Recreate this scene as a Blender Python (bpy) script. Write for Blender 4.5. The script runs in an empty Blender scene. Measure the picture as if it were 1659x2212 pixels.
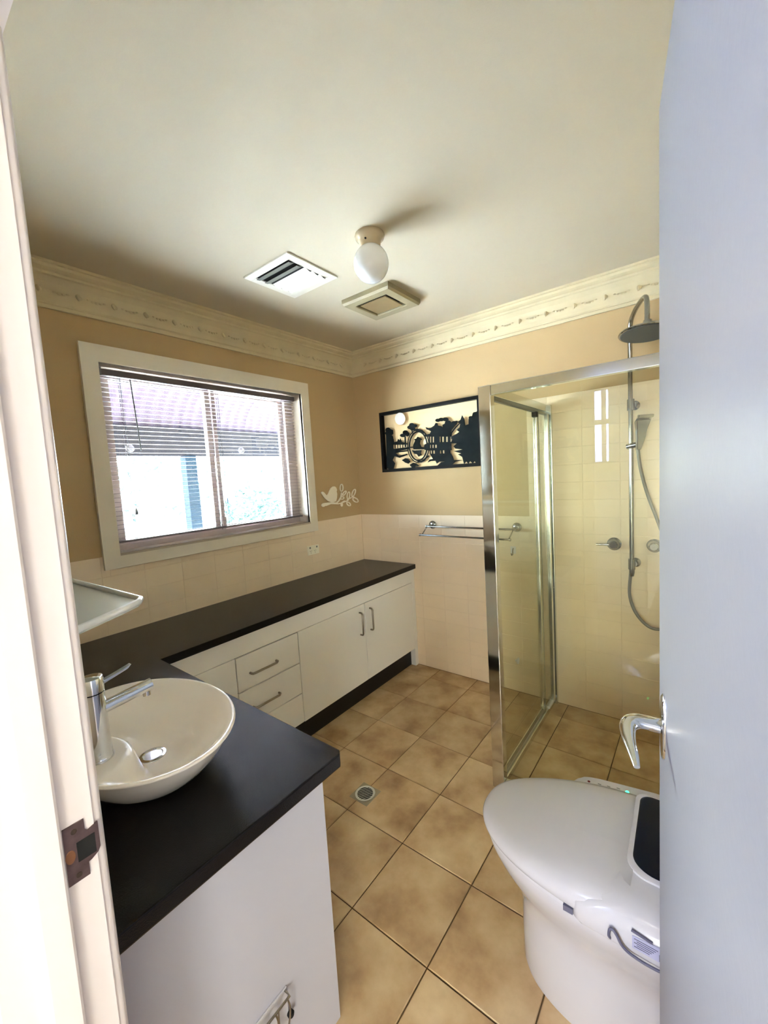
import bpy, bmesh, math, random, json
from mathutils import Vector, Matrix, Quaternion
R = random.Random(7)
PI = math.pi
S = bpy.context.scene
COL = S.collection

# ------------------------------------------------------------ camera
cam = bpy.data.cameras.new('camera')
cam.sensor_fit = 'VERTICAL'; cam.sensor_height = 24.0
cam.lens = 884.909 / 2212 * 24.0
cam.clip_start = 0.01
co = bpy.data.objects.new('camera', cam); COL.objects.link(co)
YAW, PITCH, ROLL = 0.6616, -0.0865, -0.0591
f = Vector((-math.sin(YAW)*math.cos(PITCH), math.cos(YAW)*math.cos(PITCH), math.sin(PITCH)))
r = Vector((math.cos(YAW), math.sin(YAW), 0)); u = r.cross(f)
r2 = math.cos(ROLL)*r + math.sin(ROLL)*u; u2 = -math.sin(ROLL)*r + math.cos(ROLL)*u
co.matrix_world = Matrix(((r2.x, u2.x, -f.x, 2.3714), (r2.y, u2.y, -f.y, -2.7177), (r2.z, u2.z, -f.z, 1.5629), (0, 0, 0, 1)))
S.camera = co

# ------------------------------------------------------------ world, sun, daylight, exposure
w = bpy.data.worlds.new('sky'); S.world = w; w.use_nodes = True
nt = w.node_tree; bg = nt.nodes['Background']
sky = nt.nodes.new('ShaderNodeTexSky'); sky.sky_type = 'HOSEK_WILKIE'; sky.turbidity = 3.5
sky.sun_direction = Vector((-0.80, 0.22, 0.56)).normalized(); sky.ground_albedo = 0.5
nt.links.new(sky.outputs[0], bg.inputs[0]); bg.inputs[1].default_value = 60.0

def lamp(name, kind, loc, energy, col, **k):
    l = bpy.data.lights.new(name, kind); l.energy = energy; l.color = col
    for a, b in k.items(): setattr(l, a, b)
    o = bpy.data.objects.new(name, l); COL.objects.link(o); o.location = loc
    return o
sun = lamp('sun', 'SUN', (-6, 2, 6), 66.0, (0.84, 0.93, 1.0), angle=0.02)
sun.rotation_euler = Vector((-0.80, 0.22, 0.56)).to_track_quat('Z', 'Y').to_euler()
# daylight through the bathroom window and through the hall window (Cycles light portals)
for nm, loc, rot, sx, sy in (('daylight_portal', (-0.23, -1.26, 1.73), (0, -PI/2, 0), 1.0, 1.36),):
    p = lamp(nm, 'AREA', loc, 1, (1, 1, 1), shape='RECTANGLE', size=sx, size_y=sy)
    p.rotation_euler = rot; p.data.cycles.is_portal = True
hallsky = lamp('hall_daylight', 'AREA', (0.95, -4.12, 2.02), 22, (0.42, 0.53, 1.0), shape='RECTANGLE', size=1.3, size_y=0.95)
hallsky.rotation_euler = (PI/2, 0, 0)
# added fill lamp outside an invented glazed hall door, unseen behind the camera
hallfill_wide = lamp('hall_fill_wide', 'AREA', (5.25, -6.66, 1.25), 37, (1.0, 0.95, 0.88), shape='RECTANGLE', size=1.9, size_y=2.0)
hallfill_wide.rotation_euler = (PI/2, 0, 0)
hallfill_narrow = lamp('hall_fill_narrow', 'AREA', (2.75, -6.66, 1.35), 27, (1.0, 0.96, 0.90), shape='RECTANGLE', size=1.4, size_y=1.9)  # second added fill lamp, outside the narrower invented door
hallfill_narrow.rotation_euler = (PI/2, 0, 0)
vs = S.view_settings
vs.view_transform = 'Standard'; vs.look = 'None'; vs.gamma = 1.0; vs.use_curve_mapping = False
vs.exposure = 2.75
S.cycles.max_bounces = 12; S.cycles.diffuse_bounces = 9; S.cycles.glossy_bounces = 5
S.cycles.transparent_max_bounces = 24; S.cycles.transmission_bounces = 8
S.cycles.use_denoising = True; S.cycles.sample_clamp_indirect = 0.0
S.cycles.caustics_reflective = False; S.cycles.caustics_refractive = False

# ------------------------------------------------------------ materials
def lin(c):
    return tuple(((x/255)/12.92 if x/255 <= .04045 else ((x/255+.055)/1.055)**2.4) for x in c)
def mat(name, rgb, rough=0.5, metal=0.0, spec=0.5, var=0.0, scale=8.0, bump=0.0, bscale=200.0, coat=0.0, emit=None, estr=0.0, rnd=0.0, stretch=(1, 1, 1)):
    m = bpy.data.materials.new(name); m.use_nodes = True
    nt = m.node_tree; b = nt.nodes['Principled BSDF']
    c = lin(rgb)
    b.inputs['Base Color'].default_value = (*c, 1)
    b.inputs['Roughness'].default_value = rough; b.inputs['Metallic'].default_value = metal
    b.inputs['Specular IOR Level'].default_value = spec
    b.inputs['Coat Weight'].default_value = coat
    if emit: b.inputs['Emission Color'].default_value = (*lin(emit), 1); b.inputs['Emission Strength'].default_value = estr
    geo = nt.nodes.new('ShaderNodeNewGeometry')
    mp = nt.nodes.new('ShaderNodeMapping'); mp.inputs['Scale'].default_value = stretch
    nt.links.new(geo.outputs['Position'], mp.inputs['Vector'])
    last = None
    if var > 0:
        n = nt.nodes.new('ShaderNodeTexNoise'); n.inputs['Scale'].default_value = scale; n.inputs['Detail'].default_value = 5
        nt.links.new(mp.outputs[0], n.inputs['Vector'])
        rm = nt.nodes.new('ShaderNodeMapRange'); rm.inputs[1].default_value = 0.3; rm.inputs[2].default_value = 0.7
        rm.inputs[3].default_value = 1-var; rm.inputs[4].default_value = 1+var
        nt.links.new(n.outputs['Fac'], rm.inputs[0]); last = rm.outputs[0]
    if rnd > 0:
        oi = nt.nodes.new('ShaderNodeObjectInfo')
        r2_ = nt.nodes.new('ShaderNodeMapRange'); r2_.inputs[3].default_value = 1-rnd; r2_.inputs[4].default_value = 1+rnd
        nt.links.new(oi.outputs['Random'], r2_.inputs[0])
        if last is None: last = r2_.outputs[0]
        else:
            mu = nt.nodes.new('ShaderNodeMath'); mu.operation = 'MULTIPLY'
            nt.links.new(last, mu.inputs[0]); nt.links.new(r2_.outputs[0], mu.inputs[1]); last = mu.outputs[0]
    if last is not None:
        h = nt.nodes.new('ShaderNodeHueSaturation'); h.inputs['Color'].default_value = (*c, 1)
        nt.links.new(last, h.inputs['Value']); nt.links.new(h.outputs[0], b.inputs['Base Color'])
    if bump > 0:
        n2 = nt.nodes.new('ShaderNodeTexNoise'); n2.inputs['Scale'].default_value = bscale; n2.inputs['Detail'].default_value = 3
        nt.links.new(mp.outputs[0], n2.inputs['Vector'])
        bm_ = nt.nodes.new('ShaderNodeBump'); bm_.inputs['Strength'].default_value = bump; bm_.inputs['Distance'].default_value = 0.002
        nt.links.new(n2.outputs['Fac'], bm_.inputs['Height']); nt.links.new(bm_.outputs[0], b.inputs['Normal'])
    return m
def glass(name, tint, ior=1.45):
    m = bpy.data.materials.new(name); m.use_nodes = True; nt = m.node_tree
    nt.nodes.remove(nt.nodes['Principled BSDF']); out = nt.nodes['Material Output']
    t = nt.nodes.new('ShaderNodeBsdfTransparent'); t.inputs[0].default_value = (*tint, 1)
    g = nt.nodes.new('ShaderNodeBsdfGlossy'); g.inputs['Roughness'].default_value = 0.0
    fr = nt.nodes.new('ShaderNodeFresnel'); fr.inputs[0].default_value = ior
    mx = nt.nodes.new('ShaderNodeMixShader')
    ge = nt.nodes.new('ShaderNodeNewGeometry'); io = nt.nodes.new('ShaderNodeMapRange')   # same reflectance entering and leaving the pane
    io.inputs[3].default_value = ior; io.inputs[4].default_value = 1/ior
    nt.links.new(ge.outputs['Backfacing'], io.inputs[0]); nt.links.new(io.outputs[0], fr.inputs[0])
    nt.links.new(fr.outputs[0], mx.inputs[0]); nt.links.new(t.outputs[0], mx.inputs[1]); nt.links.new(g.outputs[0], mx.inputs[2])
    nt.links.new(mx.outputs[0], out.inputs[0]); return m
M = {
 'ceiling': mat('ceiling paint', (203, 194, 173), .9, spec=.2, bump=.15, bscale=300, var=.015, scale=2),
 'wall': mat('tan wall paint', (192, 166, 124), .75, spec=.3, bump=.2, bscale=260, var=.02, scale=3),
 'hallwall': mat('hall wall paint', (226, 224, 222), .8, spec=.3, bump=.15, bscale=200),
 'white': mat('white gloss paint', (232, 224, 208), .32, spec=.5, var=.02, scale=4, bump=.05, bscale=120),
 'jamb': mat('worn white gloss paint', (222, 213, 210), .35, spec=.5, var=.03, scale=9, bump=.35, bscale=35, stretch=(1, 1, .2)),
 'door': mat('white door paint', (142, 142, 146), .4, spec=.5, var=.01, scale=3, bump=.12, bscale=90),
 'cornice': mat('cream plaster', (212, 199, 166), .7, spec=.3, var=.05, scale=7, bump=.25, bscale=120),
 'wtile': mat('cream glazed tile', (240, 221, 193), .22, spec=.5, rnd=.018, var=.015, scale=6, bump=.04, bscale=90),
 'grout': mat('cream grout', (231, 212, 184), .9),
 'fgrout': mat('brown floor grout', (94, 74, 48), .95, var=.15, scale=12),
 'lam': mat('white cabinet laminate', (240, 240, 237), .45, spec=.4, bump=.06, bscale=160),
 'black': mat('black benchtop laminate', (13, 11, 10), .25, spec=.32, bump=.22, bscale=420, var=.2, scale=60),
 'kick': mat('black kickboard', (12, 11, 10), .5),
 'gap': mat('dark shadow gap', (60, 52, 42), .9),
 'china': mat('white glazed china', (244, 238, 230), .07, spec=.6, coat=.4),
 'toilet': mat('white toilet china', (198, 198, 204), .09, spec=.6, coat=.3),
 'plastic': mat('white glossy plastic', (200, 200, 206), .14, spec=.5),
 'navy': mat('dark blue glossy glass panel', (6, 14, 34), .1, spec=.25),
 'chrome': mat('polished chrome', (222, 224, 226), .07, metal=1),
 'satin': mat('satin nickel', (150, 142, 130), .32, metal=1),
 'alu': mat('bright anodised aluminium', (218, 222, 218), .16, metal=1),
 'walu': mat('white window aluminium', (196, 182, 178), .35, spec=.5),
 'grey': mat('grey plastic', (120, 122, 120), .45),
 'hose': mat('grey metal hose', (128, 126, 120), .38, metal=.5),
 'headu': mat('dark grey rubber nozzle face', (70, 74, 72), .5),
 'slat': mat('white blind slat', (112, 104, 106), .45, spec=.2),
 'opal': mat('opal glass', (232, 234, 238), .09, spec=.6, coat=.4),
 'porc': mat('cream porcelain', (186, 170, 142), .18, spec=.6),
 'fan': mat('aged beige plastic', (160, 150, 120), .4, spec=.4),
 'dark': mat('dark void', (12, 12, 11), .9),
 'vent': mat('white vent metal', (226, 222, 210), .4),
 'ventd': mat('shaded grey vent blade', (116, 118, 110), .5),  # same vent metal, shade of the tilted-away blades put into the colour
 'artm': mat('dark teal cut metal', (16, 22, 23), .7, spec=.12, var=.25, scale=30),
 'frame': mat('black timber frame', (10, 8, 8), .65, spec=.15),
 'artb': mat('cream backing board', (240, 212, 164), .7),
 'moon': mat('pearl white disc', (232, 226, 220), .4),
 'decal': mat('cream painted wood', (246, 240, 220), .5),
 'strike': mat('aged brown steel', (112, 92, 90), .38, metal=.8, var=.25, scale=60),
 'bronze': mat('worn bronze patch', (150, 104, 74), .4, metal=.7),
 'pinkroof': mat('lilac corrugated steel', (46, 39, 50), .85, spec=.1),
 'beam': mat('grey gutter paint', (19, 17, 22), .8, spec=.1, var=.12, scale=6),
 'post': mat('blue grey post paint', (10, 22, 33), .8, spec=.1, var=.1, scale=10),
 'ground': mat('pale concrete', (226, 224, 218), .9, var=.05, scale=2),
 'leaf': mat('pale green leaf', (30, 56, 40), .6, rnd=.1, var=.3, scale=5),
 'wood': mat('hall carpet', (150, 140, 126), 1.0, bump=.3),
 'led': mat('green light', (40, 255, 150), .4, emit=(30, 255, 140), estr=2.5),
 'red': mat('dark red mark', (120, 16, 22), .4),
 'print': mat('grey printing', (98, 100, 128), .6),
 'label': mat('pale label', (176, 178, 206), .5),
 'frost': mat('frosted white glass', (214, 220, 216), .25, spec=.5),
 'frostedge': mat('white glass edge', (240, 244, 246), .15, spec=.6),
 'skyblock': mat('dull grey sky block', (96, 92, 88), .9, var=.1),  # for unseen surfaces that keep the sky out of the hall
 'endlam': mat('dimmed cabinet laminate', (186, 186, 196), .45, spec=.4, bump=.06, bscale=160),  # cabinet laminate, greyed and blued to offset the hall light
 'dullchrome': mat('darker chrome', (158, 160, 158), .14, metal=1),
 'mirror': mat('mirror silver', (236, 240, 238), .01, metal=1),
 'reveal': mat('darkened reveal paint', (188, 176, 160), .4, spec=.3),  # architrave paint, darkened to offset the strong window light
 'cable': mat('grey violet rubber', (98, 98, 120), .5),
 'fanplate': mat('aged tan plastic', (146, 126, 92), .4, spec=.4),
 'clear': glass('clear glass', (.97, .98, .97)),
 'shglass': glass('green tinted shower glass', (.955, .968, .905)),
 'cup': mat('clear plastic', (214, 216, 226), .2),
 'dirt': mat('dark dirt', (58, 44, 34), .9),
 'houseout': mat('outside house wall', (180, 170, 160), .9),
}
def floor_tile_mat():
    m = mat('sandy stone look floor tile', (176, 148, 108), .42, spec=.4, bump=.12, bscale=60)
    nt = m.node_tree; b = nt.nodes['Principled BSDF']
    geo = nt.nodes.new('ShaderNodeNewGeometry'); oi = nt.nodes.new('ShaderNodeObjectInfo')
    n = nt.nodes.new('ShaderNodeTexNoise'); n.noise_dimensions = '4D'; n.inputs['Scale'].default_value = 5.5; n.inputs['Detail'].default_value = 7; n.inputs['Roughness'].default_value = .55
    mu = nt.nodes.new('ShaderNodeMath'); mu.operation = 'MULTIPLY'; mu.inputs[1].default_value = 40
    nt.links.new(oi.outputs['Random'], mu.inputs[0]); nt.links.new(mu.outputs[0], n.inputs['W'])
    nt.links.new(geo.outputs['Position'], n.inputs['Vector'])
    cr = nt.nodes.new('ShaderNodeValToRGB'); e = cr.color_ramp.elements
    e[0].position = .30; e[0].color = (*lin((152, 120, 84)), 1); e[1].position = .72; e[1].color = (*lin((220, 198, 158)), 1)
    x = e.new(.5); x.color = (*lin((194, 165, 124)), 1)
    nt.links.new(n.outputs['Fac'], cr.inputs[0])
    hs = nt.nodes.new('ShaderNodeHueSaturation'); mr = nt.nodes.new('ShaderNodeMapRange')
    mr.inputs[3].default_value = .92; mr.inputs[4].default_value = 1.08
    nt.links.new(oi.outputs['Random'], mr.inputs[0]); nt.links.new(mr.outputs[0], hs.inputs['Value'])
    nt.links.new(cr.outputs[0], hs.inputs['Color']); nt.links.new(hs.outputs[0], b.inputs['Base Color'])
    return m
M['ftile'] = floor_tile_mat()

# ------------------------------------------------------------ mesh helpers (all shapes in world metres)
ORG = {}
def empty(name, loc, label, cat, group=None):
    o = bpy.data.objects.new(name, None); COL.objects.link(o); o.location = loc; o.empty_display_size = .05
    ORG[o.name] = Vector(loc); o['label'] = label; o['category'] = cat
    if group: o['group'] = group
    return o
def root_org(p):
    while p is not None:
        if p.name in ORG: return ORG[p.name]
        p = p.parent
    return Vector((0, 0, 0))
def obj(name, bm, m, parent=None, smooth=None, label=None, loc=None, bevel=0):
    if bevel:
        try: bmesh.ops.bevel(bm, geom=list(bm.edges), offset=bevel, segments=2, profile=.6, affect='EDGES', clamp_overlap=True)
        except Exception: pass
    bmesh.ops.recalc_face_normals(bm, faces=bm.faces)
    org = root_org(parent) if parent is not None else (Vector(loc) if loc else Vector((0, 0, 0)))
    if org.length > 0: bmesh.ops.translate(bm, verts=bm.verts, vec=-org)
    me = bpy.data.meshes.new(name); bm.to_mesh(me); bm.free()
    for mm in (m if isinstance(m, (list, tuple)) else [m]): me.materials.append(M[mm] if isinstance(mm, str) else mm)
    if smooth is not None:
        me.shade_smooth() if hasattr(me, 'shade_smooth') else None
        if smooth < 180:
            me.set_sharp_from_angle(angle=math.radians(smooth))
    o = bpy.data.objects.new(name, me); COL.objects.link(o)
    if parent is not None: o.parent = parent
    elif loc: o.location = loc
    if label: o['label'] = label
    if parent is None: ORG[o.name] = org
    return o
def struct(name, bm, m, **k):
    o = obj(name, bm, m, **k); o['kind'] = 'structure'; return o
def tag(o, label, cat, group=None):
    o['label'] = label; o['category'] = cat
    if group: o['group'] = group
    return o
def B(): return bmesh.new()
def box(bm, x0, x1, y0, y1, z0, z1, mi=0):
    v = [bm.verts.new(p) for p in ((x0,y0,z0),(x1,y0,z0),(x1,y1,z0),(x0,y1,z0),(x0,y0,z1),(x1,y0,z1),(x1,y1,z1),(x0,y1,z1))]
    for q in ((0,3,2,1),(4,5,6,7),(0,1,5,4),(1,2,6,5),(2,3,7,6),(3,0,4,7)):
        fc = bm.faces.new([v[i] for i in q]); fc.material_index = mi
    return bm
def bx(*a): return box(B(), *a)
def prism(bm, pts, axis, a, b, mi=0):
    """pts: 2D polygon in the plane normal to axis (x: (y,z); y: (x,z); z: (x,y)), extruded a..b"""
    def P(p, t): return {'x': (t, p[0], p[1]), 'y': (p[0], t, p[1]), 'z': (p[0], p[1], t)}[axis]
    va = [bm.verts.new(P(p, a)) for p in pts]; vb = [bm.verts.new(P(p, b)) for p in pts]; n = len(pts)
    bm.faces.new(va).material_index = mi; bm.faces.new(vb[::-1]).material_index = mi
    for i in range(n): bm.faces.new((va[i], va[(i+1) % n], vb[(i+1) % n], vb[i])).material_index = mi
    return bm
def ringprism(bm, outer, inner, axis, a, b):
    def P(p, t): return {'x': (t, p[0], p[1]), 'y': (p[0], t, p[1]), 'z': (p[0], p[1], t)}[axis]
    n = len(outer); L = [[bm.verts.new(P(p, t)) for p in ps] for ps in (outer, inner) for t in (a, b)]
    oa, ob, ia, ib = L
    for i in range(n):
        j = (i+1) % n
        bm.faces.new((oa[i], oa[j], ia[j], ia[i])); bm.faces.new((ob[i], ob[j], ib[j], ib[i]))
        bm.faces.new((oa[i], oa[j], ob[j], ob[i])); bm.faces.new((ia[i], ia[j], ib[j], ib[i]))
    return bm
def lathe(bm, c, prof, axis=(0, 0, 1), seg=32, sx=1, sy=1):
    """prof: list of (radius, height along axis)"""
    c = Vector(c); a = Vector(axis).normalized(); q = Vector((0, 0, 1)).rotation_difference(a)
    rings = []
    for rr, h in prof:
        if rr < 1e-6: rings.append([bm.verts.new(c + q @ Vector((0, 0, h)))])
        else: rings.append([bm.verts.new(c + q @ Vector((rr*sx*math.cos(2*PI*k/seg), rr*sy*math.sin(2*PI*k/seg), h))) for k in range(seg)])
    for A, Bb in zip(rings, rings[1:]):
        for k in range(seg):
            j = (k+1) % seg
            if len(A) == 1 and len(Bb) == 1: continue
            if len(A) == 1: bm.faces.new((A[0], Bb[k], Bb[j]))
            elif len(Bb) == 1: bm.faces.new((A[k], A[j], Bb[0]))
            else: bm.faces.new((A[k], A[j], Bb[j], Bb[k]))
    for rg in (rings[0], rings[-1]):
        if len(rg) > 2: bm.faces.new(rg)
    return bm
def rod(bm, a, b, r_, seg=16): 
    a = Vector(a); b = Vector(b); return lathe(bm, a, [(r_, 0), (r_, (b-a).length)], b-a, seg)
def catmull(P, n=8):
    P = [Vector(p) for p in P]; Q = [P[0]*2-P[1]] + P + [P[-1]*2-P[-2]]; o = []
    for i in range(1, len(Q)-2):
        for k in range(n):
            t = k/n; p0, p1, p2, p3 = Q[i-1:i+3]
            o.append(.5*((2*p1)+(p2-p0)*t+(2*p0-5*p1+4*p2-p3)*t*t+(3*p1-p0-3*p2+p3)*t**3))
    o.append(P[-1]); return o
def tube(bm, pts, r_, seg=10, sq=None):
    """round tube through pts; r_ a number or one per point; sq=(a,b) makes an oval section"""
    pts = [Vector(p) for p in pts]; n = len(pts); rs = r_ if isinstance(r_, (list, tuple)) else [r_]*n
    T = [(pts[min(i+1, n-1)]-pts[max(i-1, 0)]).normalized() for i in range(n)]
    ref = Vector((0, 0, 1)) if abs(T[0].z) < .9 else Vector((1, 0, 0)); U = T[0].cross(ref).normalized(); rings = []
    for i in range(n):
        if i: U = (T[i-1].rotation_difference(T[i]) @ U).normalized()
        V = T[i].cross(U); a, b = sq or (1, 1)
        rings.append([bm.verts.new(pts[i] + rs[i]*(a*math.cos(2*PI*k/seg)*U + b*math.sin(2*PI*k/seg)*V)) for k in range(seg)])
    for A, Bb in zip(rings, rings[1:]):
        for k in range(seg): bm.faces.new((A[k], A[(k+1) % seg], Bb[(k+1) % seg], Bb[k]))
    bm.faces.new(rings[0]); bm.faces.new(rings[-1]); return bm
def loft(bm, rings, cap=True):
    V = [[bm.verts.new(p) for p in rg] for rg in rings]; n = len(V[0])
    for A, Bb in zip(V, V[1:]):
        for k in range(n): bm.faces.new((A[k], A[(k+1) % n], Bb[(k+1) % n], Bb[k]))
    if cap: bm.faces.new(V[0]); bm.faces.new(V[-1])
    return bm
def copies(src, parent, name=None):
    """copy an object and its children in place, with plain object copies"""
    c = src.copy(); COL.objects.link(c)
    if parent is not None: c.parent = parent
    for ch in src.children: copies(ch, c)
    return c

# ============================================================ STRUCTURE
H = 2.592
# floor: grout bed with tiles, joints on x = 1.0494 + k*0.3205 and y = -1.440 + k*0.3205
fl = struct('floor', bx(-0.2, 2.75, -2.67, 0.2, -0.12, -0.004), 'fgrout')
P_ = 0.3205; xs0 = 1.0494 - 4*P_; ys0 = -1.440 - 4*P_
def tile_mesh(w_, d_, h_, m, g=0.0025, bev=.0025):
    bm = bx(g, w_-g, g, d_-g, -h_, 0)
    top = [e for e in bm.edges if all(abs(v.co.z) < 1e-6 for v in e.verts)]
    bmesh.ops.bevel(bm, geom=top, offset=bev, segments=1, affect='EDGES')
    me = bpy.data.meshes.new('tile'); bm.to_mesh(me); bm.free(); me.materials.append(M[m]); return me
cache = {}
def tile(parent, x0, x1, y0, y1, m, place, h=.008):
    """flat tile mesh of size (x1-x0, y1-y0), shared between alike sizes"""
    k = (round(x1-x0, 3), round(y1-y0, 3), m, h)
    if k not in cache: cache[k] = tile_mesh(x1-x0, y1-y0, h, m, .0022 if m == 'ftile' else .0011, .0022 if m == 'ftile' else .0009)
    o = bpy.data.objects.new('tile', cache[k]); COL.objects.link(o); o.parent = parent; place(o, x0, y0); return o
for i in range(9):
    for j in range(9):
        x0, x1 = max(xs0+i*P_, 0.0), min(xs0+(i+1)*P_, 2.55)
        y0, y1 = max(ys0+j*P_, -2.56), min(ys0+(j+1)*P_, 0.0)
        if x1-x0 < .02 or y1-y0 < .02: continue
        if x1 < .47: continue
        def pl(o, a, b):
            o.location = (a, b, R.uniform(-.0006, .0006)); o.rotation_euler = (R.uniform(-.0012, .0012), R.uniform(-.0012, .0012), 0)
        tile(fl, x0, x1, y0, y1, 'ftile', pl)
ceil = struct('ceiling', bx(-0.25, 2.8, -2.68, 0.2, H, H+.1), 'ceiling')

# far wall (y=0): painted plaster, tiles to 1.244, full height tiling in the shower
wb = struct('wall_back', bx(-0.25, 2.8, .006, .16, -.05, H), ['wall'])
obj('grout', box(bx(0, 2.55, 0.0012, .0065, 0, 1.242), 1.473, 2.55, 0.0012, .0065, 1.242, 1.998), 'grout', wb)
TH, TW = 0.1055, 0.2
def wall_tile(parent, a0, a1, z0, z1, wall):
    def pl(o, a, b):
        if wall == 'back': o.rotation_euler = (PI/2, 0, 0); o.location = (a, R.uniform(-.0003, .0003), b)
        else: o.rotation_euler = (PI/2, 0, PI/2); o.location = (R.uniform(-.0003, .0003), a, b)
    return tile(parent, a0, a1, z0, z1, 'wtile', pl, .006)
z = 1.244; k = 0
while z > .01:
    z0 = max(z-TH, 0)
    x = 0
    while x < 2.54:
        x1 = min(x+TW, 2.55)
        if not (z < .80 and x1 < .5): wall_tile(wb, x, x1, z0, z, 'back')
        x = x1
    z = z0
for k in range(7):
    z0 = 1.244+k*.108; x = 1.471
    while x < 2.54:
        x1 = min(x+TW, 2.55) if x > 1.48 else 1.6
        wall_tile(wb, x, x1, z0, z0+.108, 'back'); x = x1
# window wall (x=0)
WY0, WY1, WZ0, WZ1 = -1.912, -0.612, 1.25, 2.208
bm = B()
for q in ((-2.68, WY0-.01, -.05, H), (WY1+.01, 0.2, -.05, H), (WY0-.01, WY1+.01, -.05, WZ0-.012), (WY0-.01, WY1+.01, WZ1+.01, H)): box(bm, -.22, -.006, *q)
wl = struct('wall_left', bm, 'wall')
bm = B(); box(bm, -.0065, -.0012, -2.562, 0, .84, WZ0-.08); box(bm, -.0065, -.0012, -2.562, WY0-.05, WZ0-.08, 1.242); box(bm, -.0065, -.0012, WY1+.05, 0, WZ0-.08, 1.242)
obj('grout', bm, 'grout', wl)
for k in range(4):
    z1 = 1.244-k*TH; z0 = max(z1-TH, .836); y = -2.562
    ys = [-2.562] + [-2.4+.2*i for i in range(13)]
    for a, b in zip(ys, ys[1:]):
        if k == 0 and b > WY0-.05 and a < WY1+.05:
            zt = WZ0-.078
            if a < WY0-.05: wall_tile(wl, a, WY0-.05, z0, z1, 'left'); a = WY0-.05
            if b > WY1+.05: wall_tile(wl, WY1+.05, b, z0, z1, 'left'); b = WY1+.05
            if b-a > .01: wall_tile(wl, a, b, z0, zt, 'left')
        else: wall_tile(wl, a, b, z0, z1, 'left')
# right wall (plain, hidden behind the open door) and near wall with the doorway
wr = struct('wall_right', bx(2.55, 2.7, -2.68, .006, -.05, H), 'wall')
obj('tiling', box(bx(2.544, 2.5502, -2.56, -.002, 0, 1.244), 2.544, 2.5502, -.95, -.002, 1.244, 1.998), 'wtile', wr)
JX0, JX1, JZ, NY, NH = 1.711, 2.43, 2.122, -2.562, -2.672
bm = B()
for a, b, c, d in ((-.22, JX0-.02, -.05, H), (JX1+.02, 2.8, -.05, H), (JX0-.02, JX1+.02, JZ+.02, H)): box(bm, a, b, NH, NY, c, d)
wf = struct('wall_front', bm, 'wall')
tag(obj('wall_mirror', bx(.34, 1.62, NY+.0013, NY+.006, 1.345, 2.08), 'mirror', loc=(.98, NY, 1.345)), 'frameless wall mirror above the glass shelf, on the doorway wall', 'mirror')
obj('tiling', bx(.002, JX0-.08, NY-.001, NY+.0012, .845, 1.244), 'wtile', wf)
# door frame: jamb boards, stop, architraves, strike plate
df = struct('trim_1', bx(JX0-.02, JX0, NH-.002, NY, 0, JZ, ), 'jamb', smooth=30)
df['label'] = 'white painted door frame at the left edge of the photo'
obj('head_jamb', bx(JX0-.02, JX1+.02, NH-.002, NY, JZ, JZ+.02), 'jamb', df)
obj('right_jamb', bx(JX1, JX1+.02, NH-.002, NY, 0, JZ), 'jamb', df)
st = B()
prism(st, [(JX0-.001, -2.602), (JX0+.010, -2.600), (JX0+.012, -2.603), (JX0+.012, -2.630), (JX0+.009, -2.633), (JX0-.001, -2.633)], 'z', 0, JZ)
obj('door_stop', st, 'jamb', df)
obj('door_stop', bx(JX0, JX1, -2.633, -2.602, JZ-.012, JZ), 'jamb', df)
obj('door_stop', bx(JX1-.012, JX1, -2.633, -2.602, 0, JZ-.012), 'jamb', df)
def arch_prof(x, s, y, t):   # rounded bead, s = +-1 away from opening
    return [(x, y), (x, y+t*.55), (x+s*.003, y+t*.85), (x+s*.008, y+t), (x+s*.05, y+t*1.15), (x+s*.065, y+t*.8), (x+s*.068, y)]
ar = B()
prism(ar, arch_prof(JX0-.003, -1, NY, .013), 'z', 0, JZ+.07); prism(ar, arch_prof(JX1+.003, 1, NY, .013), 'z', 0, JZ+.07)
box(ar, JX0-.07, JX1+.07, NY, NY+.014, JZ+.003, JZ+.07)
obj('architrave', ar, 'jamb', df, smooth=40)
ar = B(); box(ar, JX0-.075, JX0-.006, NH-.018, NH, 0, JZ+.07); box(ar, JX1+.006, JX1+.075, NH-.018, NH, 0, JZ+.07); box(ar, JX0-.075, JX1+.075, NH-.018, NH, JZ+.003, JZ+.07)
obj('architrave', ar, 'jamb', df)
sp = B(); y0, y1, z0, z1 = -2.597, -2.573, 1.045, 1.126
pts = [(y0, z0), (y1, z0), (y1, z0+.018), (y1+.004, z0+.019), (y1+.012, z0+.024), (y1+.015, z0+.030), (y1+.015, z0+.066), (y1+.008, z0+.064), (y1+.003, z0+.062), (y1, z0+.066), (y1, z1), (y0, z1)]
prism(sp, pts, 'x', JX0-.001, JX0+.0018); s_ = obj('strike_plate', sp, 'strike', df, label='aged brown steel strike plate')
obj('latch_hole', bx(JX0-.001, JX0+.0021, -2.584, -2.563, 1.071, 1.099), 'dark', s_)
obj('screw', lathe(B(), (JX0+.0016, -2.585, 1.116), [(.0035, 0), (.0035, .0007), (0, .0004)], (1, 0, 0), 12), 'dirt', s_)
obj('screw', lathe(B(), (JX0+.0016, -2.585, 1.054), [(.0035, 0), (.0035, .0007), (0, .0004)], (1, 0, 0), 12), 'dirt', s_)
obj('worn_patch', lathe(B(), (JX0+.0016, -2.5915, 1.084), [(.0085, 0), (.007, .0005)], (1, 0, 0), 16, sx=1.2, sy=.7), 'bronze', s_)

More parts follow.
